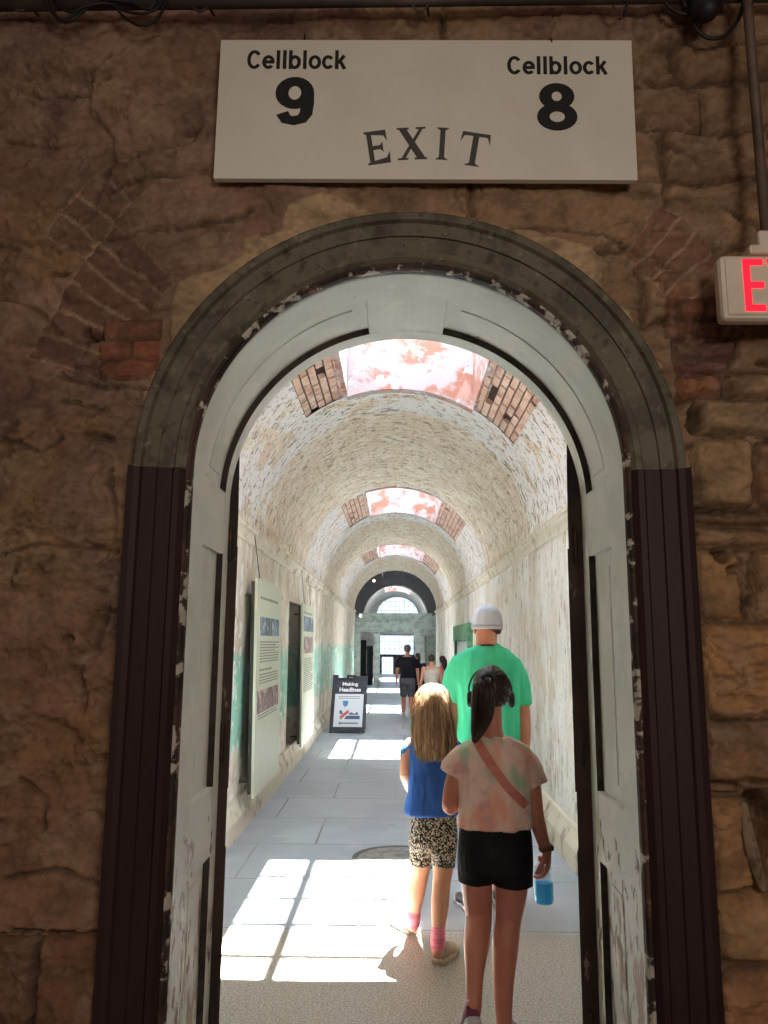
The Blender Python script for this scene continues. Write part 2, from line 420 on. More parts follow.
# flaking layers, ragged ledges and hairline cracks over the whole face
lay = fbm(GX*.55+wx*1.5, GZ*1.5+wz*1.5, 4.0, 6, 321, .58)
for lv, st_ in ((.40, .008), (.47, .010), (.53, .009), (.60, .008)): hgt = hgt+st_*(sstep(lay, lv-.006, lv+.006)-.5)
rg1 = 1-np.abs(2*fbm(GX+wx, GZ*1.3+wz, 3.1, 5, 331, .6)-1); rg2 = 1-np.abs(2*fbm(GX*.8+wx, GZ*1.2+wz, 6.5, 5, 341, .6)-1)
ck = np.maximum(sstep(rg1, .972, .992)*sstep(fbm(GX, GZ, 2.5, 3, 351), .44, .56), .8*sstep(rg2, .968, .990)*sstep(fbm(GX, GZ, 3.0, 3, 361), .50, .60))
hgt = hgt-.010*ck; joint = np.maximum(joint, ck*.55)
mott = fbm(GX*.7+wx, GZ*1.3+wz, 11, 5, 371, .65)[..., None]; col = col*(.72+.56*mott)
col = col*1.17
dk = sstep(fbm(GX+wx, GZ*1.6+wz, 5.5, 5, 381, .62), .56, .66)[..., None]*.35; col = col*(1-dk)+lin_a((84, 70, 60))*dk
pl_ = sstep(fbm(GX+wx, GZ*1.4+wz, 7.5, 5, 391, .62), .57, .65)[..., None]*.30; col = col*(1-pl_)+lin_a((176, 148, 120))*pl_
col = col+(lin_a((70, 54, 44))-col)*(joint*.75)[..., None]
sp = sstep(fbm(GX, GZ, 30, 3, 311), .72, .78)[..., None]*.3; col = col+(lin_a((170, 150, 130))-col)*sp
ctm = .8*(fbm(GX+GZ*.25, GZ*1.8-GX*.3, 26, 4, 401, .65)-.5)*.5+(fbm(GX, GZ, 70, 2, 411)-.5)*.35
col = np.clip(col*(1+ctm[..., None]), 0, 1)
chis = fbm(GX*.8+GZ*.5+wx, GZ*1.6-GX*.5+wz, 13, 5, 421, .68); hgt = hgt+(chis-.5)*.026*(1-.6*pm)
col = col*.90+col.mean(-1, keepdims=True)*.10
hgt = np.clip(hgt, -.14, .05)
keep = ~((np.abs(ax) < RO-.045) & ((GZ < ZS) | (ar < RO-.045)))
nx, nz = len(gx), len(gz)
verts = np.stack([GX, YF-hgt, GZ], -1).reshape(-1, 3)
idx = np.arange(nx*nz).reshape(nx, nz)
q = np.stack([idx[:-1, :-1], idx[1:, :-1], idx[1:, 1:], idx[:-1, 1:]], -1)
kq = keep[:-1, :-1] & keep[1:, :-1] & keep[1:, 1:] & keep[:-1, 1:]
q = q[kq]
me = bpy.data.meshes.new('wall_front'); me.from_pydata(verts.tolist(), [], q.tolist())
ca = me.color_attributes.new('tone', 'FLOAT_COLOR', 'POINT')
ca.data.foreach_set('color', np.concatenate([np.clip(col, 0, 1), np.ones(col.shape[:2]+(1,))], -1).reshape(-1).astype(np.float32))
for p in me.polygons: p.use_smooth = True
M_stone = mat('stone', (120, 90, 70), .9, [dict(c=(92, 72, 60), s=11, lo=.52, hi=.7, amt=.4), dict(c=(172, 146, 120), s=18, lo=.62, hi=.74, amt=.22, seed=7)], (70, .8, .010), attr='tone', spec=.25)
struct('wall_front', me, M_stone, 'rough brown stone and plaster wall around the arched doorway', 'wall')
# loose stone sliver standing in the crevice at the right
bm = bmesh.new(); ps = [aty(744, 806, 2.19), aty(752, 850, 2.17), aty(763, 888, 2.18)]
tube(bm, ps, [.012, .02, .012], 7, 3, flat=.6)
M_sliver = mat('sliver', (138, 118, 96), .9, [dict(c=(90, 70, 54), s=20, lo=.5, hi=.65)], (40, .5, .004))
tag(obj('stone_sliver', bm, M_sliver, smooth=True), 'thin grey stone sliver slanting in the dark crevice of the right-hand masonry', 'stone')

# room in front of the wall
M_hall = mat('hall_plaster', (150, 118, 92), .9, [dict(c=(110, 84, 66), s=3, lo=.45, hi=.65)], (12, .4, .02))
struct('wall_left', box(-XW-.2, -XW, -3.2, 2.3, 0, ZT), M_hall, 'plain plaster wall left of the dark entry room', 'wall')
struct('wall_right', box(XW, XW+.2, -3.2, 2.3, 0, ZT), M_hall, 'plain plaster wall right of the dark entry room', 'wall')
struct('wall_rear', box(-XW-.2, XW+.2, -3.4, -3.2, 0, ZT), M_hall, 'plaster wall behind the viewer in the entry room', 'wall')
struct('ceiling', box(-XW-.2, XW+.2, -3.4, 2.8, ZT, ZT+.2), M_hall, 'plaster ceiling of the dark entry room', 'ceiling')

# ================================================================== DOORWAY: architrave, pilasters, panelled lining, two leaves
def pt(s, n, R=RI):
    """s runs up the left jamb, round the arch, down the right jamb; n = distance into the opening"""
    if s <= ZS: return XC-R+n, s
    if s >= ZS+PI*R: return XC+R-n, 2*ZS+PI*R-s
    a = PI-(s-ZS)/R
    return XC+(R-n)*math.cos(a), ZS+(R-n)*math.sin(a)
S1, S2 = ZS, ZS+PI*RI; STOT = 2*ZS+PI*RI
def srange(s0, s1, step=.03):
    out = [s0]; s = s0
    brk = sorted([s0, s1]+[b for b in (S1, S2) if s0 < b < s1])
    out = []
    for a, b in zip(brk, brk[1:]):
        arch = a >= S1-1e-6 and b <= S2+1e-6
        n = max(1, int((b-a)/step)) if arch else max(1, int((b-a)/.12))
        out += [a+(b-a)*i/n for i in range(n)]
    return out+[s1]
def sweep(bm, prof, s0, s1, wob=None):
    rings = []
    for s in srange(s0, s1):
        rings.append([V((pt(s, n)[0], y, pt(s, n)[1])) for n, y in prof])
    loft(bm, rings)
def bent(bm, s0, s1, y0, y1, n0, n1):
    sweep(bm, [(n0, y0), (n1, y0), (n1, y1), (n0, y1)], s0, s1)
def bev(n0, n1, y0, y1, b=.008): # profile with eased corners towards the opening
    return [(n0, y0), (n1-b, y0), (n1, y0+b), (n1, y1-b), (n1-b, y1), (n0, y1)]
w = RO-RI
prof = [(0, 2.24), (0, 2.165), (-.012, 2.15), (-.028, 2.148), (-.036, 2.165), (-.085, 2.158), (-.08, 2.150), (-.118, 2.146), (-.124, 2.132), (-.14, 2.126), (-w+.006, 2.13), (-w, 2.15), (-w, 2.24)]
M_arch = mat('arch_paint', (104, 98, 82), .75, [dict(c=(72, 67, 56), s=9, lo=.45, hi=.62, amt=.8), dict(c=(60, 46, 36), s=16, lo=.58, hi=.66, amt=.7, h=-.4), dict(c=(150, 142, 122), s=20, st=(1, 1, 1), lo=.58, hi=.70, amt=.55, seed=9), dict(c=(54, 48, 40), s=38, lo=.60, hi=.68, amt=.7, seed=19), dict(c=(186, 166, 140), s=34, lo=.71, hi=.74, amt=.5, seed=12)], (30, .5, .006))
M_brown = mat('oxblood_paint', (50, 28, 29), .6, [dict(c=(38, 21, 22), s=4, st=(1, 1, .25), lo=.4, hi=.65), dict(c=(74, 50, 44), s=22, st=(1, 1, .35), lo=.70, hi=.76, amt=.5), dict(c=(172, 158, 146), s=6, lo=.755, hi=.765, amt=.85, seed=5, st=(1.4, 1.4, .7))], (40, .3, .004, (1, 1, .3)), spec=.3)
bm = bmesh.new(); sweep(bm, prof, S1, S2)
struct('trim_1', bm, M_arch, 'grey-green moulded wooden architrave arching over the doorway', 'architrave', fix=True)
prof2 = [(0, 2.24), (0, 2.16), (-.014, 2.146), (-.03, 2.144), (-.036, 2.15), (-.076, 2.147), (-.08, 2.142), (-.118, 2.139), (-.124, 2.131), (-.14, 2.126), (-w-.002, 2.116), (-w-.006, 2.14), (-w-.006, 2.24)]
for nm, a, b, lb_ in (('trim_2', 0, S1, 'dark brown moulded pilaster with a pale paint chip left of the doorway'), ('trim_3', S2, STOT, 'dark brown moulded pilaster right of the doorway beside bare stone')):
    bm = bmesh.new(); sweep(bm, prof2, a, b); struct(nm, bm, M_brown, lb_, 'pilaster')
# chipped inner bead
M_bead = mat('bead_paint', (70, 44, 36), .7, [dict(c=(34, 22, 18), s=7, lo=.45, hi=.55), dict(c=(196, 190, 176), s=15, lo=.54, hi=.60, amt=.85, seed=6, h=.5), dict(c=(120, 84, 66), s=14, lo=.6, hi=.68, seed=8)], (30, .6, .006))
bm = bmesh.new()
pb = [(-.02, 2.25), (-.02, 2.17)]+[(.0+.016*math.sin(a), 2.186-.022*math.cos(a)) for a in np.linspace(0, PI, 7)]+[(0.0, 2.215), (-.006, 2.222), (-.006, 2.25)]
sweep(bm, pb, 0, STOT)
struct('trim_4', bm, M_bead, 'thin chipped brown and white bead edging the door lining', 'moulding', smooth=False)
# panelled lining
M_lin = mat('pale_green_paint', (226, 229, 224), .6, [dict(c=(210, 214, 208), s=4, lo=.42, hi=.62, amt=.8), dict(c=(238, 238, 230), s=11, lo=.6, hi=.7, amt=.5, seed=21),
     dict(c=(92, 66, 50), s=26, lo=.70, hi=.73, amt=.9, seed=4, h=-.6), dict(c=(150, 120, 96), s=13, st=(1, 1, .35), lo=.50, hi=.58, amt=.85, seed=14, h=-.6, band=('z', -.2, .95, .25)),
     dict(c=(104, 70, 54), s=19, st=(1, 1, .5), lo=.56, hi=.61, amt=.9, seed=17, h=-.6, band=('z', -.2, 1.15, .2))], (40, .25, .004))
M_edgestrip = mat('dark_edge_strip', (62, 54, 46), .8, [dict(c=(40, 32, 28), s=12, lo=.45, hi=.6)], (40, .4, .004))
YA, Y1, Y2, YE = 2.225, 2.395, 2.675, 2.765
def lining(nm, s0, s1, panels, label):
    bm = bmesh.new()
    bent(bm, s0, s1, YA, YE, -.05, -.019)                         # backing of the panels
    sweep(bm, bev(-.021, 0, YA, Y1, .004), s0, s1); sweep(bm, bev(-.021, 0, Y2, YE, .006), s0, s1)
    cur = s0
    for a, b in panels+[(s1, s1)]:
        if a > cur+1e-4: bent(bm, cur, a, Y1-.004, Y2+.004, -.021, -.0005)
        cur = b
    for a, b in panels:                                           # raised field with a step near the front edge
        bent(bm, a+.012, b-.012, Y1+.012, Y1+.05, -.021, -.008)
        bent(bm, a+.05, b-.05, Y1+.09, Y2-.055, -.021, -.015)
    o = struct(nm, bm, M_lin, label, 'door lining')
    bm = bmesh.new()                                              # dark strip along the back edge of each sunk panel
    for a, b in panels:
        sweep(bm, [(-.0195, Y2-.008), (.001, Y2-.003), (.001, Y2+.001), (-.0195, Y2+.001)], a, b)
    obj('panel_edge', bm, M_edgestrip, o); return o
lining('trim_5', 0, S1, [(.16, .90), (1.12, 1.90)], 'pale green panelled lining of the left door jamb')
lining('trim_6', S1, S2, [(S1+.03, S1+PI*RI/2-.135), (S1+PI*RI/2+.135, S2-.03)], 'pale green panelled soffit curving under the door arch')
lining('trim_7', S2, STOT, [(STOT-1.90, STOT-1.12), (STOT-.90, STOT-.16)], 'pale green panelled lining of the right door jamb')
# back of the wall, on the corridor side
bm = bmesh.new(); rings = []
for s in srange(0, STOT):
    x, z = pt(s, -.01); r2 = pt(s, -2.4)
    rings.append([V((x, YB, z)), V((max(-1.6, min(1.6, r2[0])), YB, min(4.3, r2[1])))])
loft(bm, rings, caps=False, closed=False)
M_cor = mat('corridor_end_plaster', (190, 174, 148), .9, [dict(c=(140, 116, 88), s=6, lo=.5, hi=.65)], (20, .4, .01))
struct('wall_back', bm, M_cor, 'corridor side of the doorway wall', 'wall', fix=False)
# door leaves, folded back into the corridor
M_leaf = mat('leaf_paint', (66, 44, 36), .7, [dict(c=(38, 26, 22), s=5, st=(1, 1, .3), lo=.42, hi=.6), dict(c=(150, 132, 112), s=18, st=(1, 1, .4), lo=.64, hi=.70, amt=.7)], (30, .4, .004))
M_iron = mat('old_iron', (58, 50, 46), .5, [dict(c=(96, 60, 40), s=24, lo=.55, hi=.65)], metal=.6)
def leaf(nm, side, hx, ang, label):
    W_ = RI-.01; T = .05
    outline = [(0, .02), (W_, .02)]+[(W_-W_*(1-math.cos(a)) if 0 else W_*math.cos(a)*1.0, ZS+W_*math.sin(a)) for a in []]
    top = []
    for i in range(17):
        u = W_*(1-i/16); top.append((u, ZS-.03+math.sqrt(max(0, W_*W_-(W_-u)**2))))
    outline += top
    bm = bmesh.new(); d = V((math.sin(ang)*side, math.cos(ang), 0)); nrm = V((d.y*side, -d.x*side, 0))*1.0
    if nrm.x*side < 0: nrm = -nrm
    org = V((hx, YB+.012, 0))
    place = lambda u, z, h: org+d*u+nrm*h+V((0, 0, z))
    add_poly(bm, outline, place, T, 0)
    for z0, z1 in ((.18, .88), (1.08, 1.95)):                     # sunk panels shown as bolection frames
        for a, b, c_, d_ in ((.1, W_-.1, z0, z0+.03), (.1, W_-.1, z1-.03, z1), (.1, .13, z0, z1), (W_-.13, W_-.1, z0, z1)):
            for hh in (-.012, T):
                add_poly(bm, [(a, c_), (b, c_), (b, d_), (a, d_)], place, .012, hh)
    o = struct(nm, bm, M_leaf, label, 'door')
    for z in (.35, 1.25, 1.95):
        b2 = bmesh.new(); c = org+nrm*(T*.5)+d*(-.006)
        tube(b2, [c+V((0, 0, z-.06)), c+V((0, 0, z+.06))], .009, 8, 1)
        obj('hinge', b2, M_iron, o, True)
leaf('door_1', -1, XC-RI+.03, math.radians(17), 'dark brown door leaf folded back on the left side of the passage')
leaf('door_2', 1, XC+RI-.048, math.radians(17), 'dark brown door leaf folded back on the right side of the passage')
# ================================================================== THE CORRIDOR
XL, XR, ZI = -1.38, 1.37, 2.62
VC = (XL+XR)/2; VR = (XR-XL)/2
YV0, YV1 = YB, 26.0
SK = [4.78+7.1*k for k in range(3)]; SKL = 2.27; SK2 = [(26.2, 2.2), (33.18, 3.4)]
SX0, SX1 = -.467, .725
M_floor = mat('floor_slabs', (180, 187, 194), .5, [dict(c=(160, 168, 178), s=1.6, lo=.42, hi=.62, amt=.7), dict(c=(196, 199, 200), s=3.2, lo=.55, hi=.7, amt=.5),
     dict(c=(164, 154, 140), s=60, lo=.25, hi=.50, amt=1.0, seed=3, band=('y', -9, 4.75, .3)), dict(c=(208, 198, 184), s=110, lo=.50, hi=.56, amt=.9, seed=5, d=2, band=('y', -9, 4.75, .3)), dict(c=(112, 104, 94), s=90, lo=.58, hi=.64, amt=.7, seed=15, d=2, band=('y', -9, 4.75, .3)),
     dict(c=(92, 84, 74), s=8, lo=.66, hi=.74, amt=.35, seed=8)], (70, .18, .004),
     brick=dict(c1=(180, 188, 197), c2=(168, 176, 186), m=(120, 118, 112), ms=.009, w=1.25, h=.92, bump=.8, wob=.02, ws=2.0, amt=1.0, off=.37), spec=.5)
bm = bmesh.new(); uvl = bm.loops.layers.uv.new('UVMap')
def slab(y0, y1):
    vs = [bm.verts.new(p) for p in ((-2.1, y0, 0), (2.1, y0, 0), (2.1, y1, 0), (-2.1, y1, 0))]; f = bm.faces.new(vs)
    for l in f.loops: l[uvl].uv = (l.vert.co.x+.62, l.vert.co.y-.08)
slab(-3.4, 40.4)
struct('floor', bm, M_floor, 'grey flagstone corridor floor with a grainy concrete slab by the doorway', 'floor')
# walls
def holed(name, mat_, label, axis, a0, a1, z0, z1, t0, t1, holes, cat='wall', hmat=None):
    """wall slab with rectangular holes. axis 'y': runs along y, thickness in x; axis 'x': runs along x, thickness in y"""
    As = sorted({a0, a1, *[h[0] for h in holes], *[h[1] for h in holes]}); Zs = sorted({z0, z1, *[h[2] for h in holes], *[h[3] for h in holes]})
    bm = bmesh.new()
    for a, b in zip(As, As[1:]):
        for c, d in zip(Zs, Zs[1:]):
            am, zm = (a+b)/2, (c+d)/2
            if any(h[0] < am < h[1] and h[2] < zm < h[3] for h in holes): continue
            if axis == 'y': add_box(bm, t0, t1, a, b, c, d)
            else: add_box(bm, a, b, t0, t1, c, d)
    bmesh.ops.remove_doubles(bm, verts=bm.verts, dist=1e-5)
    return struct(name, bm, mat_, label, cat)
M_wl = mat('left_wall_plaster', (226, 216, 196), .9, des=.12, layers= [dict(c=(202, 184, 158), s=2.2, st=(1, 1, .6), lo=.44, hi=.60, amt=.8), dict(c=(240, 236, 226), s=3.4, st=(1, 1, .7), lo=.54, hi=.60, amt=.9, seed=4, h=.5),
     dict(c=(136, 206, 182), s=2.4, st=(1, 1.2, .8), lo=.44, hi=.485, amt=.9, seed=6, h=.4, band=('z', .5, 1.66, .22)), dict(c=(236, 234, 224), s=5, lo=.57, hi=.60, amt=.9, seed=9, h=-.5),
     dict(c=(136, 108, 82), s=9, st=(1, 1, .7), lo=.62, hi=.66, amt=.75, seed=10, h=-.5), dict(c=(92, 74, 60), s=28, lo=.70, hi=.73, amt=.7, seed=12)], bump=(26, .5, .012))
M_wr = mat('right_wall_plaster', (232, 225, 214), .9, des=.25, layers= [dict(c=(206, 186, 156), s=1.8, st=(1, 1, .5), lo=.45, hi=.62, amt=.75, seed=15), dict(c=(244, 242, 236), s=3, st=(1, 1, .5), lo=.52, hi=.62, amt=.8, seed=16),
     dict(c=(170, 146, 116), s=5, st=(1, 1.4, .4), lo=.54, hi=.68, amt=.45, seed=18), dict(c=(132, 108, 84), s=14, st=(1, 1, .5), lo=.60, hi=.65, amt=.7, seed=19, h=-.5), dict(c=(104, 90, 76), s=30, st=(1, 1, .8), lo=.62, hi=.66, amt=.7, seed=29, h=-.5),
     dict(c=(150, 186, 160), s=3, lo=.60, hi=.66, amt=.6, seed=25, band=('z', .5, 1.2, .1))], bump=(26, .5, .012))
NICHE = (10.05, 11.35, .18, 2.12)
holed('wall_left.001', M_wl, 'peeling beige, white and teal plaster wall on the left of the corridor', 'y', YB, 26.2, 0, ZI+.12, XL-.3, XL, [NICHE])
holed('wall_right.001', M_wr, 'pale stained plaster wall on the right of the corridor', 'y', YB, 26.2, 0, ZI+.12, XR, XR+.3, [])
M_base = mat('plinth', (214, 205, 186), .9, [dict(c=(140, 122, 98), s=4, lo=.5, hi=.65, amt=.7), dict(c=(216, 210, 196), s=7, lo=.55, hi=.65, amt=.7, seed=7)], (30, .5, .01))
def mould(name, prof, side, label, cat, y0=YB+.02, y1=26.0, m_=None):
    bm = bmesh.new(); x = XL if side < 0 else XR
    loft(bm, [[V((x-side*a, y, z)) for a, z in prof] for y in np.linspace(y0, y1, 24)]); return struct(name, bm, m_ or M_base, label, cat)
pb = [(-.02, 0), (.09, 0), (.085, .14), (.05, .20), (.03, .26), (-.02, .27)]
mould('baseboard_left', pb, -1, 'worn sloping plaster plinth along the left corridor wall', 'plinth')
mould('baseboard_right', pb, 1, 'worn sloping plaster plinth along the right corridor wall', 'plinth')
pc_ = [(-.02, ZI-.12), (.02, ZI-.12), (.028, ZI-.08), (.05, ZI-.05), (.055, ZI-.015), (.07, ZI-.01), (.07, ZI+.02), (-.02, ZI+.05)]
mould('trim_8', pc_, -1, 'plaster moulding where the left wall meets the vault', 'moulding')
mould('trim_9', pc_, 1, 'plaster moulding where the right wall meets the vault', 'moulding')
# vault with three skylight openings, bare brick at both sides of each
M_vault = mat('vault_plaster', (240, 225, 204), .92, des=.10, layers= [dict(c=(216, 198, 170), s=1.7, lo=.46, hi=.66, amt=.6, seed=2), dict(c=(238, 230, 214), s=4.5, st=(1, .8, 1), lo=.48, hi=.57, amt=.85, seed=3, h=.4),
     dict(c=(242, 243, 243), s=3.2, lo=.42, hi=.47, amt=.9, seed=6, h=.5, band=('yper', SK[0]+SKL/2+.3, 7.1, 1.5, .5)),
     dict(c=(140, 120, 98), s=11, st=(.8, 1.5, .8), lo=.575, hi=.605, amt=.85, seed=5, h=-.6), dict(c=(92, 80, 70), s=24, st=(.7, 1.4, .7), lo=.60, hi=.635, amt=.9, seed=8, h=-.5)], bump=(40, .6, .012),
     brick=dict(c1=(240, 223, 198), c2=(222, 204, 178), m=(160, 144, 124), ms=.008, w=.22, h=.072, bump=.5, wob=.035, ws=5, amt=.6))
def th_x(x): return math.acos((x-VC)/VR)
tA, tB = th_x(SX1), th_x(SX0)                 # right / left edge of the opening
tA2, tB2 = th_x(1.10), th_x(-.86)             # outer ends of the bare brick
def grid(a, brk, step):
    out = []
    for p, q in zip(brk, brk[1:]):
        n = max(1, round((q-p)/step)); out += [p+(q-p)*i/n for i in range(n)]
    return out+[brk[-1]]
ths = grid(0, [0, tA2, tA, tB, tB2, PI], .035)
ybr = [YV0]
for s in SK: ybr += [s, s+SKL]
ybr.append(YV1); ys = grid(0, ybr, .16)
def vp(t, y, r=VR): return V((VC+r*math.cos(t), y, ZI+r*math.sin(t)))
bm = bmesh.new(); uvl = bm.loops.layers.uv.new('UVMap')
from mathutils import noise as mn
gv = {}
inop = lambda tm, ym: any(s < ym < s+SKL for s in SK) and tA2 < tm < tB2
edge_t = (tA2, tB2)
for i, t in enumerate(ths):
    for j, y in enumerate(ys):
        d = (mn.noise(V((t*2.1, y*.9, 3)))*.012+mn.noise(V((t*9, y*4, 1)))*.006)
        gv[i, j] = bm.verts.new(vp(t, y, VR+d))
for i in range(len(ths)-1):
    for j in range(len(ys)-1):
        if inop((ths[i]+ths[i+1])/2, (ys[j]+ys[j+1])/2): continue
        f = bm.faces.new((gv[i, j], gv[i+1, j], gv[i+1, j+1], gv[i, j+1]))
        for l in f.loops:
            c = l.vert.co; l[uvl].uv = (math.atan2(c.z-ZI, c.x-VC)*VR, c.y)
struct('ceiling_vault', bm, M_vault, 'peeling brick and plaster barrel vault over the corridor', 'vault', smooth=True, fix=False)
# unseen shell added over the vault, keeps the daylight in the skylights only
M_block = mat('light_block', (90, 80, 70), .95)
bm = bmesh.new()
hole = lambda tm, ym: any(s-.02 < ym < s+SKL+.02 for s in SK) and tA+.0 < tm < tB
yr = grid(0, [YV0-.5]+ybr[1:-1]+[26.15], .4); tr = grid(0, [-.12, tA, tB, PI+.12], .1)
rv = {(i, j): bm.verts.new(vp(t, y, VR+.16)) for i, t in enumerate(tr) for j, y in enumerate(yr)}
for i in range(len(tr)-1):
    for j in range(len(yr)-1):
        if hole((tr[i]+tr[i+1])/2, (yr[j]+yr[j+1])/2): continue
        bm.faces.new((rv[i, j], rv[i+1, j], rv[i+1, j+1], rv[i, j+1]))
struct('light_block_shell', bm, M_block, 'unseen shell added over the corridor vault to block daylight', 'roof', fix=False)
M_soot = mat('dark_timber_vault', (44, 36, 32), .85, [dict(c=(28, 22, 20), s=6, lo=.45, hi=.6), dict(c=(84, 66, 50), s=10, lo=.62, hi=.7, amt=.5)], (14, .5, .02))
M_brk = mat('bare_brick', (212, 184, 166), .9, [dict(c=(186, 146, 126), s=7, st=(1, .5, 1), lo=.45, hi=.6, amt=.8), dict(c=(228, 214, 200), s=10, lo=.55, hi=.65, amt=.7, seed=4)], (40, .5, .006))
M_mort = mat('dark_joint', (66, 48, 40), .95)
M_shaft = mat('shaft_plaster', (178, 172, 174), .85, [dict(c=(168, 106, 74), s=2.6, lo=.45, hi=.56, amt=.85, seed=3, st=(1, 1, 1.4)), dict(c=(196, 168, 156), s=5, lo=.48, hi=.62, amt=.7, seed=5), dict(c=(216, 216, 222), s=7, lo=.56, hi=.62, amt=.9, seed=8)], (20, .4, .008))
M_sash = mat('sash', (214, 212, 206), .6, [dict(c=(150, 130, 110), s=14, lo=.6, hi=.68)])
M_pane = glass('skylight_pane', (252, 254, 255), .05)
ZG = 4.92
for kx, (s, sl_) in enumerate([(s, SKL) for s in SK]+SK2):
    y0, y1 = s, s+sl_; far = kx > 2; rb = random.Random(40+kx)
    if not far:
        # recess backing + edges
        bm = bmesh.new()
        for a, b in ((tA2, tA), (tB, tB2)):
            n = 8; R2 = VR+.05
            e0, e1 = (.06, 0) if a == tA2 else (0, .06); tt = [a-e0+(b-a+e0+e1)*i/n for i in range(n+1)]
            loft(bm, [[vp(t, y0-.06, R2), vp(t, y1+.06, R2)] for t in tt], caps=False, closed=False)
        struct('trim_%d' % (10+kx*2), bm, M_mort, ['dark mortar bed behind the bare bricks beside the nearest skylight', 'dark mortar bed behind the bare bricks beside the second skylight', 'dark mortar bed behind the bare bricks beside the far skylight'][kx], 'mortar', fix=False)
        bm = bmesh.new()
        for a, b in ((tA2, tA), (tB, tB2)):
            nrow = round((b-a)*VR/.075)
            for r in range(nrow):
                ta = a+(b-a)*(r+.06)/nrow; tb_ = a+(b-a)*(r+.86)/nrow
                y = y0+.005-(r % 2)*.11
                while y < y1-.02:
                    ya, yb_ = max(y, y0+.005), min(y+.205, y1-.005); y += .222
                    if yb_-ya < .03 or rb.random() < .05: continue
                    o_ = rb.uniform(0, .014); ri, ro = VR+.004+o_, VR+.049
                    P4 = [vp(ta, ya, ri), vp(tb_, ya, ri), vp(tb_, ya, ro), vp(ta, ya, ro)]
                    Q4 = [vp(ta, yb_, ri), vp(tb_, yb_, ri), vp(tb_, yb_, ro), vp(ta, yb_, ro)]
                    loft(bm, [P4, Q4])
        struct('trim_%d' % (11+kx*2), bm, M_brk, ['bare brick courses on the vault either side of the nearest skylight', 'bare brick courses on the vault either side of the second skylight', 'bare brick courses on the vault either side of the far skylight'][kx], 'brickwork')
    # shaft walls
    bm = bmesh.new(); T = .12
    xs = np.linspace(SX0, SX1, 15)
    zc = lambda x: ZI+math.sqrt(VR*VR-(x-VC)**2)
    for yy, s_ in ((y0, -1), (y1, 1)):
        loft(bm, [[V((x, yy, zc(x)-.006)), V((x, yy, ZG+.1)), V((x, yy+s_*T, ZG+.1)), V((x, yy+s_*T, zc(x)-.006))] for x in xs])
    for xx, s_ in ((SX0, -1), (SX1, 1)):
        add_box(bm, min(xx, xx+s_*T), max(xx, xx+s_*T), y0-T, y1+T, zc(xx)-.004, ZG+.1)
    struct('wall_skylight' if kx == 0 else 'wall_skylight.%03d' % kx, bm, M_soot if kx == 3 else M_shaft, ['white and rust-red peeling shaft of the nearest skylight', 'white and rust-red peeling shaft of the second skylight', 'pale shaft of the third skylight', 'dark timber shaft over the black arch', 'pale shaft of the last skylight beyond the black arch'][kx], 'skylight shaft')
    # glazed light
    bm = bmesh.new(); b_ = .022
    add_box(bm, SX0-.05, SX0+.02, y0-.05, y1+.05, ZG-.03, ZG+.03); add_box(bm, SX1-.02, SX1+.05, y0-.05, y1+.05, ZG-.03, ZG+.03)
    for yy in (y0, y1): add_box(bm, SX0, SX1, yy-.05, yy+.03, ZG-.03, ZG+.03)
    xm = SX0+.43
    add_box(bm, xm-.035, xm+.035, y0, y1, ZG-.03, ZG+.03)
    for i in range(1, 5): add_box(bm, SX0, SX1, y0+(y1-y0)*i/5-.026, y0+(y1-y0)*i/5+.026, ZG-.02, ZG+.02)
    wn = struct('window_%d' % (kx+1 if kx < 3 else kx+4), bm, M_sash, ['glazed rooflight nearest the doorway', 'second glazed rooflight along the vault', 'third glazed rooflight along the vault', 'glazed rooflight over the black arch', 'glazed rooflight beyond the black arch'][kx], 'skylight')
    obj('pane', box(SX0, SX1, y0, y1, ZG-.003, ZG+.003), M_pane, wn)

# ---- door recess on the left wall
M_dark = mat('dark_boards', (52, 42, 36), .8, [dict(c=(36, 28, 24), s=6, st=(1, 1, .2), lo=.42, hi=.6), dict(c=(90, 74, 60), s=16, lo=.66, hi=.72, amt=.6)], (20, .4, .008, (1, 1, .2)))
bm = bmesh.new(); ya, yb_, za, zb = NICHE; n = 6
for i in range(n): add_box(bm, XL-.29, XL-.24, ya+(yb_-ya)*i/n+.004, ya+(yb_-ya)*(i+1)/n-.004, za, zb, .006)
for z in (za+.25, zb-.3): add_box(bm, XL-.24, XL-.2, ya+.03, yb_-.03, z, z+.1, .005)
d3 = struct('door_3', bm, M_dark, 'dark plank cell door set in the left wall between the two panels', 'door')
bm = bmesh.new(); tube(bm, [(XL-.2, ya+.12, 1.05), (XL-.16, ya+.12, 1.05), (XL-.16, ya+.12, 1.2), (XL-.2, ya+.12, 1.2)], .009, 8, 3); obj('handle', bm, M_iron, d3, True)

# ================================================================== FAR END
M_grn = mat('grey_green_joinery', (178, 188, 174), .75, [dict(c=(146, 156, 144), s=5, lo=.45, hi=.62), dict(c=(180, 182, 170), s=12, lo=.58, hi=.68, amt=.6, seed=5)], (20, .3, .006))
M_pale = mat('pale_arch_plaster', (190, 188, 180), .85, [dict(c=(150, 144, 132), s=6, lo=.5, hi=.64, amt=.7)], (20, .4, .01))
YS, YE2 = 28.7, 40.0
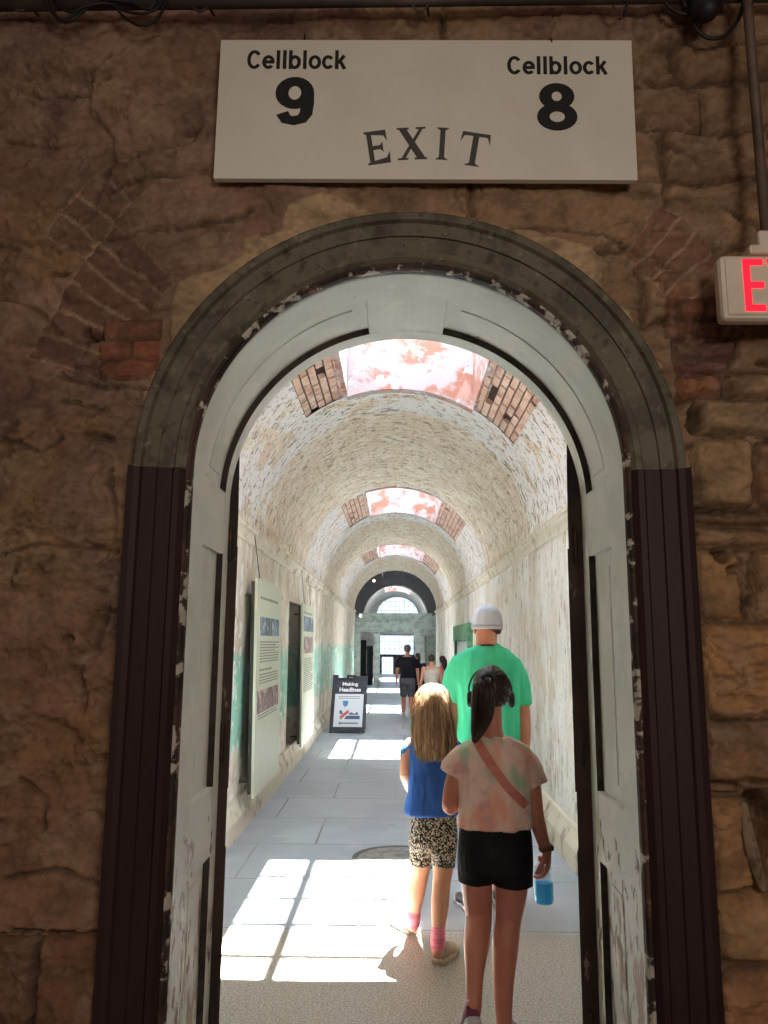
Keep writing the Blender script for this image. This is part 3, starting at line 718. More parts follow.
# black timber arch, then pale vault, each with its rooflight; added daylight-blocking shell above them
def vault_seg(name, m_, label, y0, y1, sk, R, step=.3):
    bm = bmesh.new(); tt = grid(0, [-.05, tA, tB, PI+.05], .09); yy = grid(0, [y0, sk[0], sk[0]+sk[1], y1], step)
    g = {(i, j): bm.verts.new(vp(t, y, R)) for i, t in enumerate(tt) for j, y in enumerate(yy)}
    for i in range(len(tt)-1):
        for j in range(len(yy)-1):
            if tA < (tt[i]+tt[i+1])/2 < tB and sk[0] < (yy[j]+yy[j+1])/2 < sk[0]+sk[1]: continue
            bm.faces.new((g[i, j], g[i+1, j], g[i+1, j+1], g[i, j+1]))
    return struct(name, bm, m_, label, 'vault', smooth=True, fix=False)
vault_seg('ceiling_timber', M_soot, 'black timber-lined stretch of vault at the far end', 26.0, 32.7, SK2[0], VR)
vault_seg('ceiling_pale', M_pale, 'pale vault beyond the black timber arch', 32.7, 40.3, SK2[1], VR)
bm = bmesh.new()
for y0, y1, sk in ((26.1, 32.7, SK2[0]), (32.7, 40.4, SK2[1])):
    tt = grid(0, [-.1, tA, tB, PI+.1], .12); yy = grid(0, [y0, sk[0], sk[0]+sk[1], y1], .5)
    g = {(i, j): bm.verts.new(vp(t, y, VR+.56)) for i, t in enumerate(tt) for j, y in enumerate(yy)}
    for i in range(len(tt)-1):
        for j in range(len(yy)-1):
            pm_ = vp((tt[i]+tt[i+1])/2, 0, VR+.56).x
            if SX0-.1 < pm_ < SX1+.1 and sk[0] < (yy[j]+yy[j+1])/2 < sk[0]+sk[1]: continue
            bm.faces.new((g[i, j], g[i+1, j], g[i+1, j+1], g[i, j+1]))
loft(bm, [[vp(t, 26.12, VR+r) for t in np.linspace(-.1, PI+.1, 30)] for r in (.1, .57)], caps=False, closed=False)
struct('light_block_shell.001', bm, M_block, 'unseen shell added over the far end to block daylight', 'roof', fix=False)
bm = bmesh.new()
loft(bm, [[vp(t, y, VR+r) for t in np.linspace(0, PI, 40)] for r, y in ((.02, 32.72), (.02, 32.6), (-.03, 32.57), (-.05, 32.6), (-.05, 32.75), (.02, 32.8))], caps=False, closed=False)
struct('trim_16', bm, M_pale, 'pale plaster arch ring where the black vault ends', 'arch', smooth=False, fix=False)
# end wall with its windows
def ex(px, py, Y=YE2): p = aty(px, py, Y); return p.x, p.z
fx0, fz0 = ex(377, 615); fx1, _ = ex(418, 615); _, fz1 = ex(397, 597)
tx0, tz1 = ex(380, 635); tx1, tz0 = ex(414, 655)
lx0, lz1 = ex(382, 657); lx1, lz0 = ex(393, 676)
fh = (fz1-fz0); fcx = (fx0+fx1)/2; frx = (fx1-fx0)/2
holed('wall_end', M_pale, 'pale wall closing the far end of the corridor', 'x', -2.1, 2.1, 0, 4.7, YE2, YE2+.3, [(fx0, fx1, fz0, fz1), (tx0-.03, tx1+.03, 0, tz1+.02)])
bm = bmesh.new()                                                  # spandrels that round the fan window
for sg in (-1, 1):
    tt = np.linspace(0, PI/2, 12)
    loft(bm, [[V((fcx+sg*frx*math.cos(t), YE2+.02, fz0+fh*math.sin(t))), V((fcx+sg*frx*math.cos(t), YE2+.02, fz1)), V((fcx+sg*frx*math.cos(t), YE2+.28, fz1)), V((fcx+sg*frx*math.cos(t), YE2+.28, fz0+fh*math.sin(t)))] for t in tt])
struct('trim_17', bm, M_pale, 'curved spandrels shaping the far fan window', 'spandrel')
M_bar = mat('glazing_bar', (70, 76, 80), .6)
M_far = glass('tinted_pane', (172, 178, 180), .12, .2)  # tint holds back the bright sky seen through the far windows
def bars(name, label, x0, x1, z0, z1, nx_, nz_, th, arch=None, wide=.05):
    bm = bmesh.new(); y0, y1 = YE2+.1, YE2+.14
    top = (lambda x: z1) if arch is None else (lambda x: z0+arch*math.sqrt(max(0, 1-((x-(x0+x1)/2)/((x1-x0)/2))**2)))
    for i in range(nx_+1):
        x = x0+(x1-x0)*i/nx_; h = wide if i in (0, nx_) else th; t_ = top(x)
        if t_-z0 > .03: add_box(bm, x-h/2, x+h/2, y0, y1, z0, t_)
    for j in range(nz_+1):
        z = z0+(z1-z0)*j/nz_; h = wide if j in (0, nz_) else th
        hw = (x1-x0)/2 if arch is None else (x1-x0)/2*math.sqrt(max(0, 1-((z-z0)/arch)**2))
        if hw > .03: add_box(bm, (x0+x1)/2-hw, (x0+x1)/2+hw, y0, y1, z-h/2, z+h/2)
    w_ = struct(name, bm, M_bar, label, 'window'); obj('pane', box(x0, x1, YE2+.115, YE2+.122, z0, z1), M_far, w_); return w_
bars('window_4', 'fan-shaped barred window high on the far end wall', fx0, fx1, fz0, fz1, 9, 4, .022, fh)
bars('window_5', 'barred glazing above the far double doors', tx0, tx1, tz0, tz1, 7, 3, .02)
M_dd = mat('dark_green_door', (58, 62, 60), .6, [dict(c=(40, 42, 42), s=5, lo=.45, hi=.6)], (20, .3, .004))
d4 = holed('door_4', M_dd, 'dark far double door with one bright lower pane', 'x', tx0-.03, tx1+.03, 0, tz0+.01, YE2+.08, YE2+.14, [(lx0, lx1, lz0, lz1)], 'door')
bm = bmesh.new()
for i in range(1, 3): add_box(bm, lx0+(lx1-lx0)*i/3-.009, lx0+(lx1-lx0)*i/3+.009, YE2+.09, YE2+.13, lz0, lz1)
for i in range(1, 4): add_box(bm, lx0, lx1, YE2+.09, YE2+.13, lz0+(lz1-lz0)*i/4-.009, lz0+(lz1-lz0)*i/4+.009)
obj('pane_bars', bm, M_bar, d4); obj('pane', box(lx0, lx1, YE2+.105, YE2+.112, lz0, lz1), M_far, d4)
# screen of posts and openings
def sx(px, py=650): p = aty(px, py, YS); return p.x
def szz(py): return aty(396, py, YS).z
bm = bmesh.new(); zt, zo, zm = szz(613), szz(632), szz(622)
add_box(bm, -1.88, 1.88, YS, YS+.25, zo, zt)
add_box(bm, -1.88, 1.88, YS-.08, YS+.25, zt-.09, zt, .01); add_box(bm, -1.88, 1.88, YS-.05, YS, zm-.05, zm+.02, .01); add_box(bm, -1.88, 1.88, YS-.04, YS, zo, zo+.06, .01)
struct('trim_18', bm, M_grn, 'grey-green entablature spanning the far end of the corridor', 'beam')
posts = [(352, 360.5, 'leftmost grey-green post of the far screen'), (374, 380, 'grey-green post left of the central far opening'), (414.5, 424, 'grey-green post right of the central far opening'), (437, 446, 'rightmost grey-green post of the far screen')]
for i, (a, b, lb_) in enumerate(posts):
    bm = bmesh.new(); add_box(bm, sx(a), sx(b), YS, YS+.22, 0, zo+.01); add_box(bm, sx(a)-.02, sx(b)+.02, YS-.03, YS+.2, 0, .22, .01); add_box(bm, sx(a)-.02, sx(b)+.02, YS-.03, YS+.2, zo-.1, zo-.02, .01)
    struct('column_%d' % (i+1), bm, M_grn, lb_, 'column')
bm = bmesh.new(); add_box(bm, -2.1, -1.88, 26.2, YE2+.3, 0, 2.9); add_box(bm, -1.9, XL-.25, 26.0, 26.2, 0, 2.9); struct('wall_left.002', bm, M_pale, 'left side wall behind the far screen', 'wall')
bm = bmesh.new(); add_box(bm, 1.88, 2.1, 26.2, YE2+.3, 0, 2.9); add_box(bm, XR+.25, 1.9, 26.0, 26.2, 0, 2.9); struct('wall_right.002', bm, M_pale, 'right side wall behind the far screen', 'wall')
# dark door leaves ajar in the left opening, boarded leaf in the right one
def aj(name, pxa, pxb, py0, py1, dy, mat_, label):
    a = aty(pxa, py0, YS+.3); b = aty(pxb, py1, YS+.3+dy); bm = bmesh.new()
    z1 = a.z; n = 3; d = V((b.x-a.x, dy, 0)); nn = V((-d.y, d.x, 0)).normalized()*.05
    for i in range(n):
        p, q_ = V((a.x, a.y, 0))+d*(i/n+.01), V((a.x, a.y, 0))+d*((i+1)/n-.01)
        loft(bm, [[p+V((0, 0, z)), q_+V((0, 0, z)), q_+nn+V((0, 0, z)), p+nn+V((0, 0, z))] for z in (.02, z1)])
    for z in (.3, z1-.35):
        p, q_ = V((a.x, a.y, z))-nn*.4, V((a.x, a.y, z))+d-nn*.4
        loft(bm, [[p, q_, q_+nn*.4, p+nn*.4], [p+V((0, 0, .12)), q_+V((0, 0, .12)), q_+nn*.4+V((0, 0, .12)), p+nn*.4+V((0, 0, .12))]])
    return struct(name, bm, mat_, label, 'door')
M_blk = mat('black_door', (30, 32, 32), .7, [dict(c=(44, 48, 46), s=5, st=(1, 1, .2), lo=.5, hi=.65)])
aj('door_5', 360.5, 366.5, 640, 640, .25, M_blk, 'taller dark leaf standing ajar in the left far opening')
aj('door_6', 368, 373, 646, 646, .35, M_blk, 'shorter dark leaf standing ajar in the left far opening')
aj('door_7', 426, 436.5, 636, 636, .15, M_grn, 'grey-green boarded leaf in the right far opening')
# ================================================================== SIGN OVER THE DOOR
YSG = 2.125
c4 = [aty(*p, YSG) for p in ((221, 39), (633, 44), (636, 184), (212, 178))]
sgx0 = (c4[0].x+c4[3].x)/2; sgx1 = (c4[1].x+c4[2].x)/2; sgz1 = (c4[0].z+c4[1].z)/2; sgz0 = (c4[2].z+c4[3].z)/2
M_board = mat('sign_board', (226, 222, 212), .55, [dict(c=(208, 202, 190), s=2, lo=.4, hi=.7, amt=.6), dict(c=(190, 180, 164), s=30, lo=.7, hi=.76, amt=.4)])
M_ink = mat('sign_ink', (22, 24, 26), .6)
M_grey = mat('sign_ink_grey', (70, 70, 68), .6)
sg = thing('direction_sign', 'long white board with black cellblock numbers hung over the arch', 'sign', ((sgx0+sgx1)/2, YSG, sgz0))
obj('board', box(sgx0, sgx1, YSG, YSG+.022, sgz0, sgz1, .002), M_board, sg)
obj('backing_frame', box(sgx0+.05, sgx1-.05, YSG+.022, YSG+.05, sgz0+.05, sgz1-.05), M_grey, sg)
def sp(px, py): p = aty(px, py, YSG); return p.x, p.z
place_s = lambda x, z, h: V((x, YSG-h, z))
# bold grotesque letters drawn as thick strokes
def arc_(cx, cy, rx, ry, a0, a1, n=22): return [(cx+rx*math.cos(math.radians(a0+(a1-a0)*i/n)), cy+ry*math.sin(math.radians(a0+(a1-a0)*i/n))) for i in range(n+1)]
bw_ = .155
GB = {'C': (.70, [arc_(.35, .5, .25, .425, 38, 322)]), 'e': (.60, [arc_(.3, .365, .205, .29, 8, 318), [(.11, .375), (.575, .375)]]), 'l': (.295, [[(.147, 0), (.147, 1)]]),
 'b': (.63, [[(.125, 0), (.125, 1)], arc_(.32, .365, .2, .29, 0, 360)]), 'o': (.62, [arc_(.31, .365, .21, .29, 0, 360)]), 'c': (.57, [arc_(.295, .365, .2, .29, 38, 322)]),
 'k': (.58, [[(.125, 0), (.125, 1)], [(.2, .32), (.46, .73)], [(.27, .44), (.49, 0)]]),
 '9': (.6, [arc_(.3, .66, .185, .235, 0, 360), arc_(.3, .40, .19, .31, -8, 60, 8)[:0] or [(.485, .66), (.488, .45), (.47, .24), (.41, .13), (.30, .095), (.19, .12), (.13, .25)]]), '8': (.6, [arc_(.3, .715, .16, .19, 0, 360), arc_(.3, .29, .195, .20, 0, 360)])}
def stroke_text(bm, txt, x0, x1, z0, z1, place, wdt, th):
    tot = sum(GB[c][0] for c in txt); sx_ = (x1-x0)/tot; sz_ = z1-z0; u = 0; n_ = 0
    for c in txt:
        for st in GB[c][1]:
            n_ += 1; closed = (st[0][0]-st[-1][0])**2+(st[0][1]-st[-1][1])**2 < 1e-6; pts = st[:-1] if closed else st; m_ = len(pts); Lp, Rp = [], []
            for i in range(m_):
                a = pts[(i-1) % m_] if closed or i else pts[0]; b = pts[(i+1) % m_] if closed or i < m_-1 else pts[-1]
                dx, dz = (b[0]-a[0]), (b[1]-a[1]); l_ = math.hypot(dx, dz) or 1; nx_, nz_ = -dz/l_*wdt/2, dx/l_*wdt/2
                for q_, s_ in ((Lp, 1), (Rp, -1)): q_.append(place(x0+(u+pts[i][0]+s_*nx_)*sx_, z0+(pts[i][1]+s_*nz_)*sz_, th+.0001*(n_ % 3)))
            lv = [bm.verts.new(p) for p in Lp]; rv_ = [bm.verts.new(p) for p in Rp]
            for i in range(m_ if closed else m_-1): j = (i+1) % m_; bm.faces.new((lv[i], rv_[i], rv_[j], lv[j]))
        u += GB[c][0]
    ex_ = bmesh.ops.extrude_face_region(bm, geom=bm.faces[:]); bmesh.ops.translate(bm, vec=(0, .0012, 0), verts=[g for g in ex_['geom'] if isinstance(g, bmesh.types.BMVert)])
def sgt(name, txt, px0, py0, px1, py1, wdt, m_=M_ink):
    cxp, cyp = (px0+px1)/2, (py0+py1)/2
    x0, _ = sp(px0, cyp); x1, _ = sp(px1, cyp); _, z1 = sp(cxp, py0); _, z0 = sp(cxp, py1)
    bm = bmesh.new(); stroke_text(bm, txt, x0, x1, z0, z1, place_s, wdt, .0015); return obj(name, bm, m_, sg)
sgt('lettering', 'Cellblock', 246, 53, 346, 71.5, .16)
sgt('lettering', 'Cellblock', 506, 57.5, 607, 75.5, .16)
sgt('numeral', '9', 273, 79, 315, 128, .185)
sgt('numeral', '8', 535, 84, 578, 132, .175)
# flared serif EXIT set on an arc
GL = {
 'E': [[(.10, 0), (.30, 0), (.30, 1), (.10, 1)], [(0, 0), (.1, 0), (.1, .07), (0, .05)], [(0, 1), (.1, 1), (.1, .93), (0, .95)], [(.3, .9), (.3, 1), (.92, 1), (.92, .68), (.80, .84)], [(.3, .44), (.3, .55), (.6, .55), (.72, .66), (.72, .34), (.6, .44)], [(.3, 0), (.3, .1), (.82, .16), (.97, .34), (.95, 0)]],
 'X': [[(.06, .98), (.32, .98), (.96, .02), (.68, .02)], [(.80, .98), (.92, .98), (.24, .02), (.10, .02)], [(0, .95), (0, 1), (.42, 1), (.42, .95)], [(.66, .95), (.66, 1), (1, 1), (1, .95)], [(0, 0), (0, .05), (.36, .05), (.36, 0)], [(.58, 0), (.58, .05), (1, .05), (1, 0)]],
 'I': [[(.30, 0), (.70, 0), (.70, 1), (.30, 1)], [(0, 0), (1, 0), (.7, .08), (.3, .08)], [(0, 1), (.3, .92), (.7, .92), (1, 1)]],
 'T': [[(.40, 0), (.60, 0), (.60, .95), (.40, .95)], [(.05, .9), (.95, .9), (.97, 1), (.03, 1)], [(0, .68), (.03, 1), (.2, .92), (.1, .88)], [(1, .68), (.9, .88), (.8, .92), (.97, 1)], [(.24, 0), (.76, 0), (.6, .07), (.4, .07)]]}
for ch, cxp, cyp, wp_, hp_, rot in (('E', 377.5, 149.5, 24, 33, 9), ('X', 411.5, 145.5, 29, 32, 3), ('I', 442, 145.5, 13, 32, -3), ('T', 474, 151, 30, 33, -9)):
    x, z = sp(cxp, cyp); kx = (sp(cxp+10, cyp)[0]-sp(cxp-10, cyp)[0])/20; kz = (sp(cxp, cyp-10)[1]-sp(cxp, cyp+10)[1])/20
    bm = bmesh.new(); r = math.radians(rot); w_, h_ = wp_*kx, hp_*kz
    for i, pl in enumerate(GL[ch]):
        q = [((u-.5)*w_, (v-.5)*h_) for u, v in pl]
        q = [(x+a*math.cos(r)-b*math.sin(r), z+a*math.sin(r)+b*math.cos(r)) for a, b in q]
        add_poly(bm, q, place_s, .0012+.00012*i)
    obj('exit_letter', bm, M_grey, sg)
bm = bmesh.new(); x, z = sp(300, 41)
tube(bm, [(x+.01, YSG+.01, z), (x+.012, YSG-.004, z+.012), (x, 2.19, z+.03)], .0025, 6, 3); obj('hook', bm, M_iron, sg, True)
x, z = sp(548, 44); bm = bmesh.new(); tube(bm, [(x+.01, YSG+.01, z), (x+.006, YSG-.004, z+.012), (x-.01, 2.19, z+.03)], .0025, 6, 3); obj('hook', bm, M_iron, sg, True)
sg.rotation_euler.y = .006; sg.location.z += .006

# ================================================================== ILLUMINATED EXIT SIGN at the right
YEX = 2.03
ea = aty(721, 254, YEX); eb = aty(721, 319, YEX); ex0 = (ea.x+eb.x)/2; ez1, ez0 = ea.z, eb.z; eW = .335; eH = ez1-ez0
M_plast = mat('exit_plastic', (226, 214, 198), .45, [dict(c=(206, 192, 174), s=5, lo=.45, hi=.65, amt=.6)], spec=.4)
M_red = mat('exit_red', (255, 30, 50), .5, emit=((255, 22, 48), 1.1))
es = thing('exit_sign', 'white illuminated exit sign with red letters hung from a conduit', 'exit sign', (ex0+eW/2, YEX+.03, ez0))
obj('housing', box(ex0, ex0+eW, YEX, YEX+.055, ez0, ez1, .016), M_plast, es)
obj('faceplate', box(ex0+.014, ex0+eW-.01, YEX-.004, YEX+.01, ez0+.012, ez1-.012, .006), M_plast, es)
bm = bmesh.new(); lx = ex0+.062; lw = .05; ph_ = eH*.80; lz = ez0+eH*.11; pe = lambda x, z, h: V((x, YEX-.0045-h, z)); sw = .019
def R4(x0, z0, x1, z1): add_poly(bm, [(lx+x0, lz+z0), (lx+x1, lz+z0), (lx+x1, lz+z1), (lx+x0, lz+z1)], pe, .0015)
R4(0, 0, sw, ph_)
for zz in (0, ph_/2-sw*.5, ph_-sw): R4(sw, zz, lw+.006, zz+sw)
def SL(x0, x1, w_):
    add_poly(bm, [(lx+x0, lz), (lx+x0+w_, lz), (lx+x1+w_, lz+ph_), (lx+x1, lz+ph_)], pe, .0015)
SL(.066, .105, .021); SL(.105, .066, .021)
R4(.143, 0, .143+sw, ph_); R4(.179, ph_-sw, .232, ph_); R4(.196, 0, .196+sw, ph_-sw)
obj('letters', bm, M_red, es, fix=True)
bm = bmesh.new(); cx_ = aty(768, 240, YEX).x+.02
add_box(bm, cx_-.075, cx_+.12, YEX-.005, YEX+.06, ez1+.001, ez1+.028, .006); add_box(bm, cx_-.045, cx_+.05, YEX+.0, YEX+.05, ez1+.026, ez1+.075, .008); obj('canopy', bm, M_plast, es)
M_cond = mat('conduit', (98, 80, 68), .6, [dict(c=(76, 62, 52), s=8, lo=.45, hi=.65)])
bm = bmesh.new(); cxx = aty(757, 120, YEX+.03).x; tube(bm, [(cxx, YEX+.03, ez1+.07), (cxx, YEX+.03, 4.49)], .0145, 12, 1, ends=False); obj('conduit', bm, M_cond, es, True)

# ================================================================== ledge pipe and cables at the top of the wall
M_black = mat('cable_black', (24, 22, 22), .6)
M_pipe = mat('pipe_dark', (52, 44, 40), .6, [dict(c=(84, 74, 66), s=6, st=(.3, 1, 1), lo=.5, hi=.65)])
bm = bmesh.new(); a = aty(0, 7, 2.108); tube(bm, [(-XW+.01, 2.108, a.z), (XW-.01, 2.108, a.z+.03)], .018, 12, 1, ends=False)
pipe = tag(obj('service_pipe', bm, M_pipe, smooth=True), 'dark horizontal service pipe running along the wall above the sign', 'pipe')
for px in (20, 200, 420, 620):
    bm = bmesh.new(); p = aty(px, 6, 2.108); tube(bm, [p+V((.022*math.cos(t), .0, .022*math.sin(t)+.004)) for t in np.linspace(-PI, .2, 9)]+[p+V((.03, .06, .02))], .004, 6, 1); obj('bracket', bm, M_pipe, pipe, True)
cb = thing('cable_coil', 'tangle of black cable drooping from the pipe left of the sign', 'cable', aty(105, 4, 2.1))
for pts in ([(40, -8), (52, 12), (64, 22), (78, 16), (92, 3), (108, -8)], [(50, -8), (62, 8), (72, 12), (90, 5), (112, 4), (124, 17), (140, 25), (156, 20), (166, 2), (165, -10)], [(100, -8), (116, 6), (128, 12), (146, 13), (160, 5), (162, -10)], [(46, -10), (60, 20), (84, 8), (100, 0), (130, 2), (150, 9), (158, -8)]):
    bm = bmesh.new(); tube(bm, [aty(x, y, 2.078+.008*math.sin(i*1.7)) for i, (x, y) in enumerate(pts)], .0048, 6, 5); obj('cable_loop', bm, M_black, cb, True)
fl = thing('wall_spotlight', 'black spotlight with drooping cable at the top right of the wall', 'light', aty(705, 0, 2.08))
p0 = aty(706, 6, 2.07)
bm = bmesh.new(); tube(bm, [p0+V((0, .04, .10)), p0+V((0, -.0, .0)), p0+V((0, -.01, -.02))], [.05, .047, .034], 16, 3); obj('lamp_body', bm, M_black, fl, True)
bm = bmesh.new(); tube(bm, [p0+V((.055, .02, .02)), p0+V((.06, .04, .12)), p0+V((0, .06, .16)), p0+V((-.06, .04, .12)), p0+V((-.055, .02, .02))], .008, 8, 3); obj('yoke', bm, M_black, fl, True)
bm = bmesh.new(); tube(bm, [aty(x, y, 2.11) for x, y in ((660, -10), (668, 6), (684, 14), (700, 12))], .006, 7, 4); tube(bm, [aty(x, y, 2.11) for x, y in ((692, 12), (696, 28), (708, 38), (724, 36), (738, 20), (746, -6))], .006, 7, 4); obj('lead', bm, M_black, fl, True)

# ================================================================== info panels on the left wall
M_panel = mat('panel_print', (206, 210, 186), .5, [dict(c=(192, 198, 176), s=1.2, lo=.4, hi=.65, amt=.6)])
M_edge = mat('panel_edge', (64, 62, 54), .6)
M_ph1 = mat('photo_blue', (120, 150, 184), .5, [dict(c=(70, 76, 74), s=9, st=(1, 1.6, .4), lo=.45, hi=.55), dict(c=(190, 200, 206), s=6, lo=.55, hi=.65, seed=6)])
M_ph2 = mat('photo_rose', (150, 120, 116), .5, [dict(c=(92, 66, 66), s=16, st=(1, 1.4, .8), lo=.45, hi=.55), dict(c=(210, 190, 180), s=12, lo=.55, hi=.62, seed=6), dict(c=(160, 60, 70), s=9, lo=.6, hi=.66, seed=8)])
M_txt = mat('panel_ink', (120, 122, 108), .6)
def panel(label, XP, y0, y1, z0, z1, items, wires, lean=.03):
    r = thing('info_panel', label, 'information panel', (XP, (y0+y1)/2, z0), 'information panels along the left wall')
    pl = lambda u, v, h: V((XP-lean*v/(z1-z0)+h, y0+u, z0+v))
    def slab_(nm, u0, u1, v0, v1, h0, h1, mm):
        bm = bmesh.new(); loft(bm, [[pl(u0, v, h0), pl(u1, v, h0), pl(u1, v, h1), pl(u0, v, h1)] for v in (v0, v1)]); return obj(nm, bm, mm, r)
    Wd, Hd = y1-y0, z1-z0
    slab_('board', 0, Wd, 0, Hd, -.012, .012, M_panel); slab_('backing', .03, Wd-.03, .03, Hd-.03, -.05, -.012, M_edge)
    for kind, u0, u1, v0, v1 in items:
        u0, u1, v0, v1 = u0*Wd, u1*Wd, v0*Hd, v1*Hd
        if kind == 'text':
            bm = bmesh.new(); rb = random.Random(int(v0*1000)); v = v1; 
            while v > v0:
                u = u0; end = u1-(rb.random()*.25*(u1-u0) if rb.random() < .3 else 0)
                while u < end:
                    l_ = rb.uniform(.02, .07); add_poly(bm, [(u, v-.008), (min(u+l_, end), v-.008), (min(u+l_, end), v+.003), (u, v+.003)], lambda a, b, h: pl(a, b, .0122+h), .001); u += l_+.012
                v -= .026
            obj('text_lines', bm, M_txt, r)
        elif kind == 'title':
            bm = bmesh.new(); u = u0; rb = random.Random(4)
            while u < u1:
                l_ = rb.uniform(.05, .12); add_poly(bm, [(u, v0), (min(u+l_, u1), v0), (min(u+l_, u1), v1), (u, v1)], lambda a, b, h: pl(a, b, .0122+h), .001); u += l_+.03
            obj('title', bm, M_txt, r)
        else:
            slab_('photo_print', u0, u1, v0, v1, .012, .0145, M_ph1 if kind == 'blue' else M_ph2)
    for u in wires:
        bm = bmesh.new(); tube(bm, [pl(u*Wd, Hd, 0), V((XL+.05, y0+u*Wd, ZI-.02))], .004, 5, 1); obj('hanging_wire', bm, M_edge, r, True)
    for v in (.12, Hd-.15):
        for u in (.12, Wd-.12):
            bm = bmesh.new(); q = pl(u, v, -.03); tube(bm, [q, V((XL-.01, q.y, q.z))], .012, 8, 1); obj('standoff', bm, M_edge, r, True)
pa = atx(257, 577, -1.27); pb_ = atx(248, 790, -1.24)
panel('pale green information panel nearest the doorway with two photos', -1.235, 6.98, 8.45, .25, 2.17,
      [('title', .12, .85, .905, .918), ('blue', .12, .9, .73, .82), ('text', .12, .9, .60, .70), ('title', .12, .6, .56, .57), ('text', .12, .9, .50, .545), ('rose', .05, .9, .365, .47), ('text', .1, .9, .34, .355)], (.12,))
panel('narrower-looking pale information panel beyond the dark cell door', -1.25, 10.55, 12.05, .22, 2.12,
      [('title', .12, .85, .93, .942), ('blue', .12, .9, .80, .91), ('rose', .12, .9, .64, .76), ('text', .12, .9, .36, .60)], (.2, .75))

# ================================================================== sandwich board
b0 = atz(328, 733); b1 = atz(365, 732); t0_ = aty(332, 682, b0.y+.2); t1_ = aty(367, 682, b0.y+.2)
M_char = mat('charcoal_board', (62, 62, 72), .6, [dict(c=(50, 50, 58), s=4, lo=.4, hi=.65)])
M_post = mat('poster_white', (226, 228, 236), .5)
M_wht = mat('letter_white', (236, 236, 240), .5)
M_bl = mat('ink_blue', (70, 140, 190), .5); M_rd = mat('ink_red', (196, 96, 96), .5); M_gy = mat('ink_slate', (96, 102, 116), .5); M_nv = mat('ink_navy', (70, 90, 130), .5)
sbY = b0.y; sbH = 1.0; sbx0, sbx1 = b0.x+.02, b1.x; sbW = sbx1-sbx0; leanY = .22
sb = thing('sandwich_board', 'charcoal sandwich board with white poster standing by the left wall', 'sandwich board', ((sbx0+sbx1)/2, sbY+leanY, 0))
pf = lambda u, v, h: V((sbx0+u*sbW+.06*v*sbW, sbY+leanY*v-h*.97, .02+v*(sbH-.02)+h*.2))
def fbox(nm, u0, u1, v0, v1, h0, h1, mm, par=sb):
    bm = bmesh.new(); loft(bm, [[pf(u0, v, h0), pf(u1, v, h0), pf(u1, v, h1), pf(u0, v, h1)] for v in (v0, v1)]); return obj(nm, bm, mm, par)
fp = fbox('front_panel', 0, 1, .0, .92, -.015, .015, M_char)
bm = bmesh.new()
for u0, u1, v0, v1 in ((.40, .47, .9, .97), (.58, 1, .9, .985), (.40, .66, .965, 1.0)):
    loft(bm, [[pf(u0, v, -.015), pf(u1, v, -.015), pf(u1, v, .015), pf(u0, v, .015)] for v in (v0, v1)])
obj('carry_handle', bm, M_char, sb); fbox('corner_tab', 0, .16, .9, 1.0, -.015, .015, M_char)
bm = bmesh.new()
pr = lambda u, v, h: V((sbx0+u*sbW+.06*v*sbW, sbY+leanY*(2.05-v)+h, .02+v*(sbH-.02)))
loft(bm, [[pr(u, v, h) for u, h in ((0, 0), (1, 0), (1, .03), (0, .03))] for v in (0, .95)]); obj('rear_panel', bm, M_char, sb)
for u in (.0, .93):
    bm = bmesh.new(); loft(bm, [[pf(u, v, .02), pf(u+.08, v, .02), pf(u+.08, v, -.03), pf(u, v, -.03)] for v in (-.02, .03)]); obj('foot', bm, M_char, sb)
po = fbox('poster', .10, .92, .085, .66, .015, .019, M_post)
bm = bmesh.new(); add_text(bm, 'Making', .29, .74, .79, .87, lambda a, b, h: pf(a, b, .0152+h), .04); add_text(bm, 'Headlines', .21, .83, .70, .775, lambda a, b, h: pf(a, b, .0152+h), .04); obj('lettering', bm, M_wht, sb, fix=False)
P_ = lambda a, b, h: pf(a, b, .0192+h)
def blob(par, nm, pts, mm):
    bm = bmesh.new(); add_poly(bm, pts, P_, .0012); return obj(nm, bm, mm, par)
blob(po, 'poster_shield', [(.33, .54), (.49, .54), (.48, .47), (.41, .425), (.34, .47)], M_bl)
blob(po, 'poster_ribbon', [(.26, .26), (.50, .385), (.53, .34), (.30, .21)], M_rd); blob(po, 'poster_ribbon', [(.24, .36), (.30, .38), (.36, .31), (.28, .30)], M_gy)
blob(po, 'poster_caption', [(.40, .22), (.84, .22), (.84, .28), (.46, .28)], M_nv); blob(po, 'poster_caption', [(.52, .32), (.60, .34), (.68, .31), (.76, .35), (.80, .30), (.80, .295), (.52, .295)], M_gy)
blob(po, 'poster_arrow', [(.24, .15), (.30, .18), (.30, .16), (.80, .16), (.80, .14), (.30, .14), (.30, .12)], M_gy)
bm = bmesh.new()
for v in (.61, .58): add_poly(bm, [(.2, v), (.82, v), (.82, v+.008), (.2, v+.008)], P_, .001)
obj('poster_text', bm, M_gy, po)

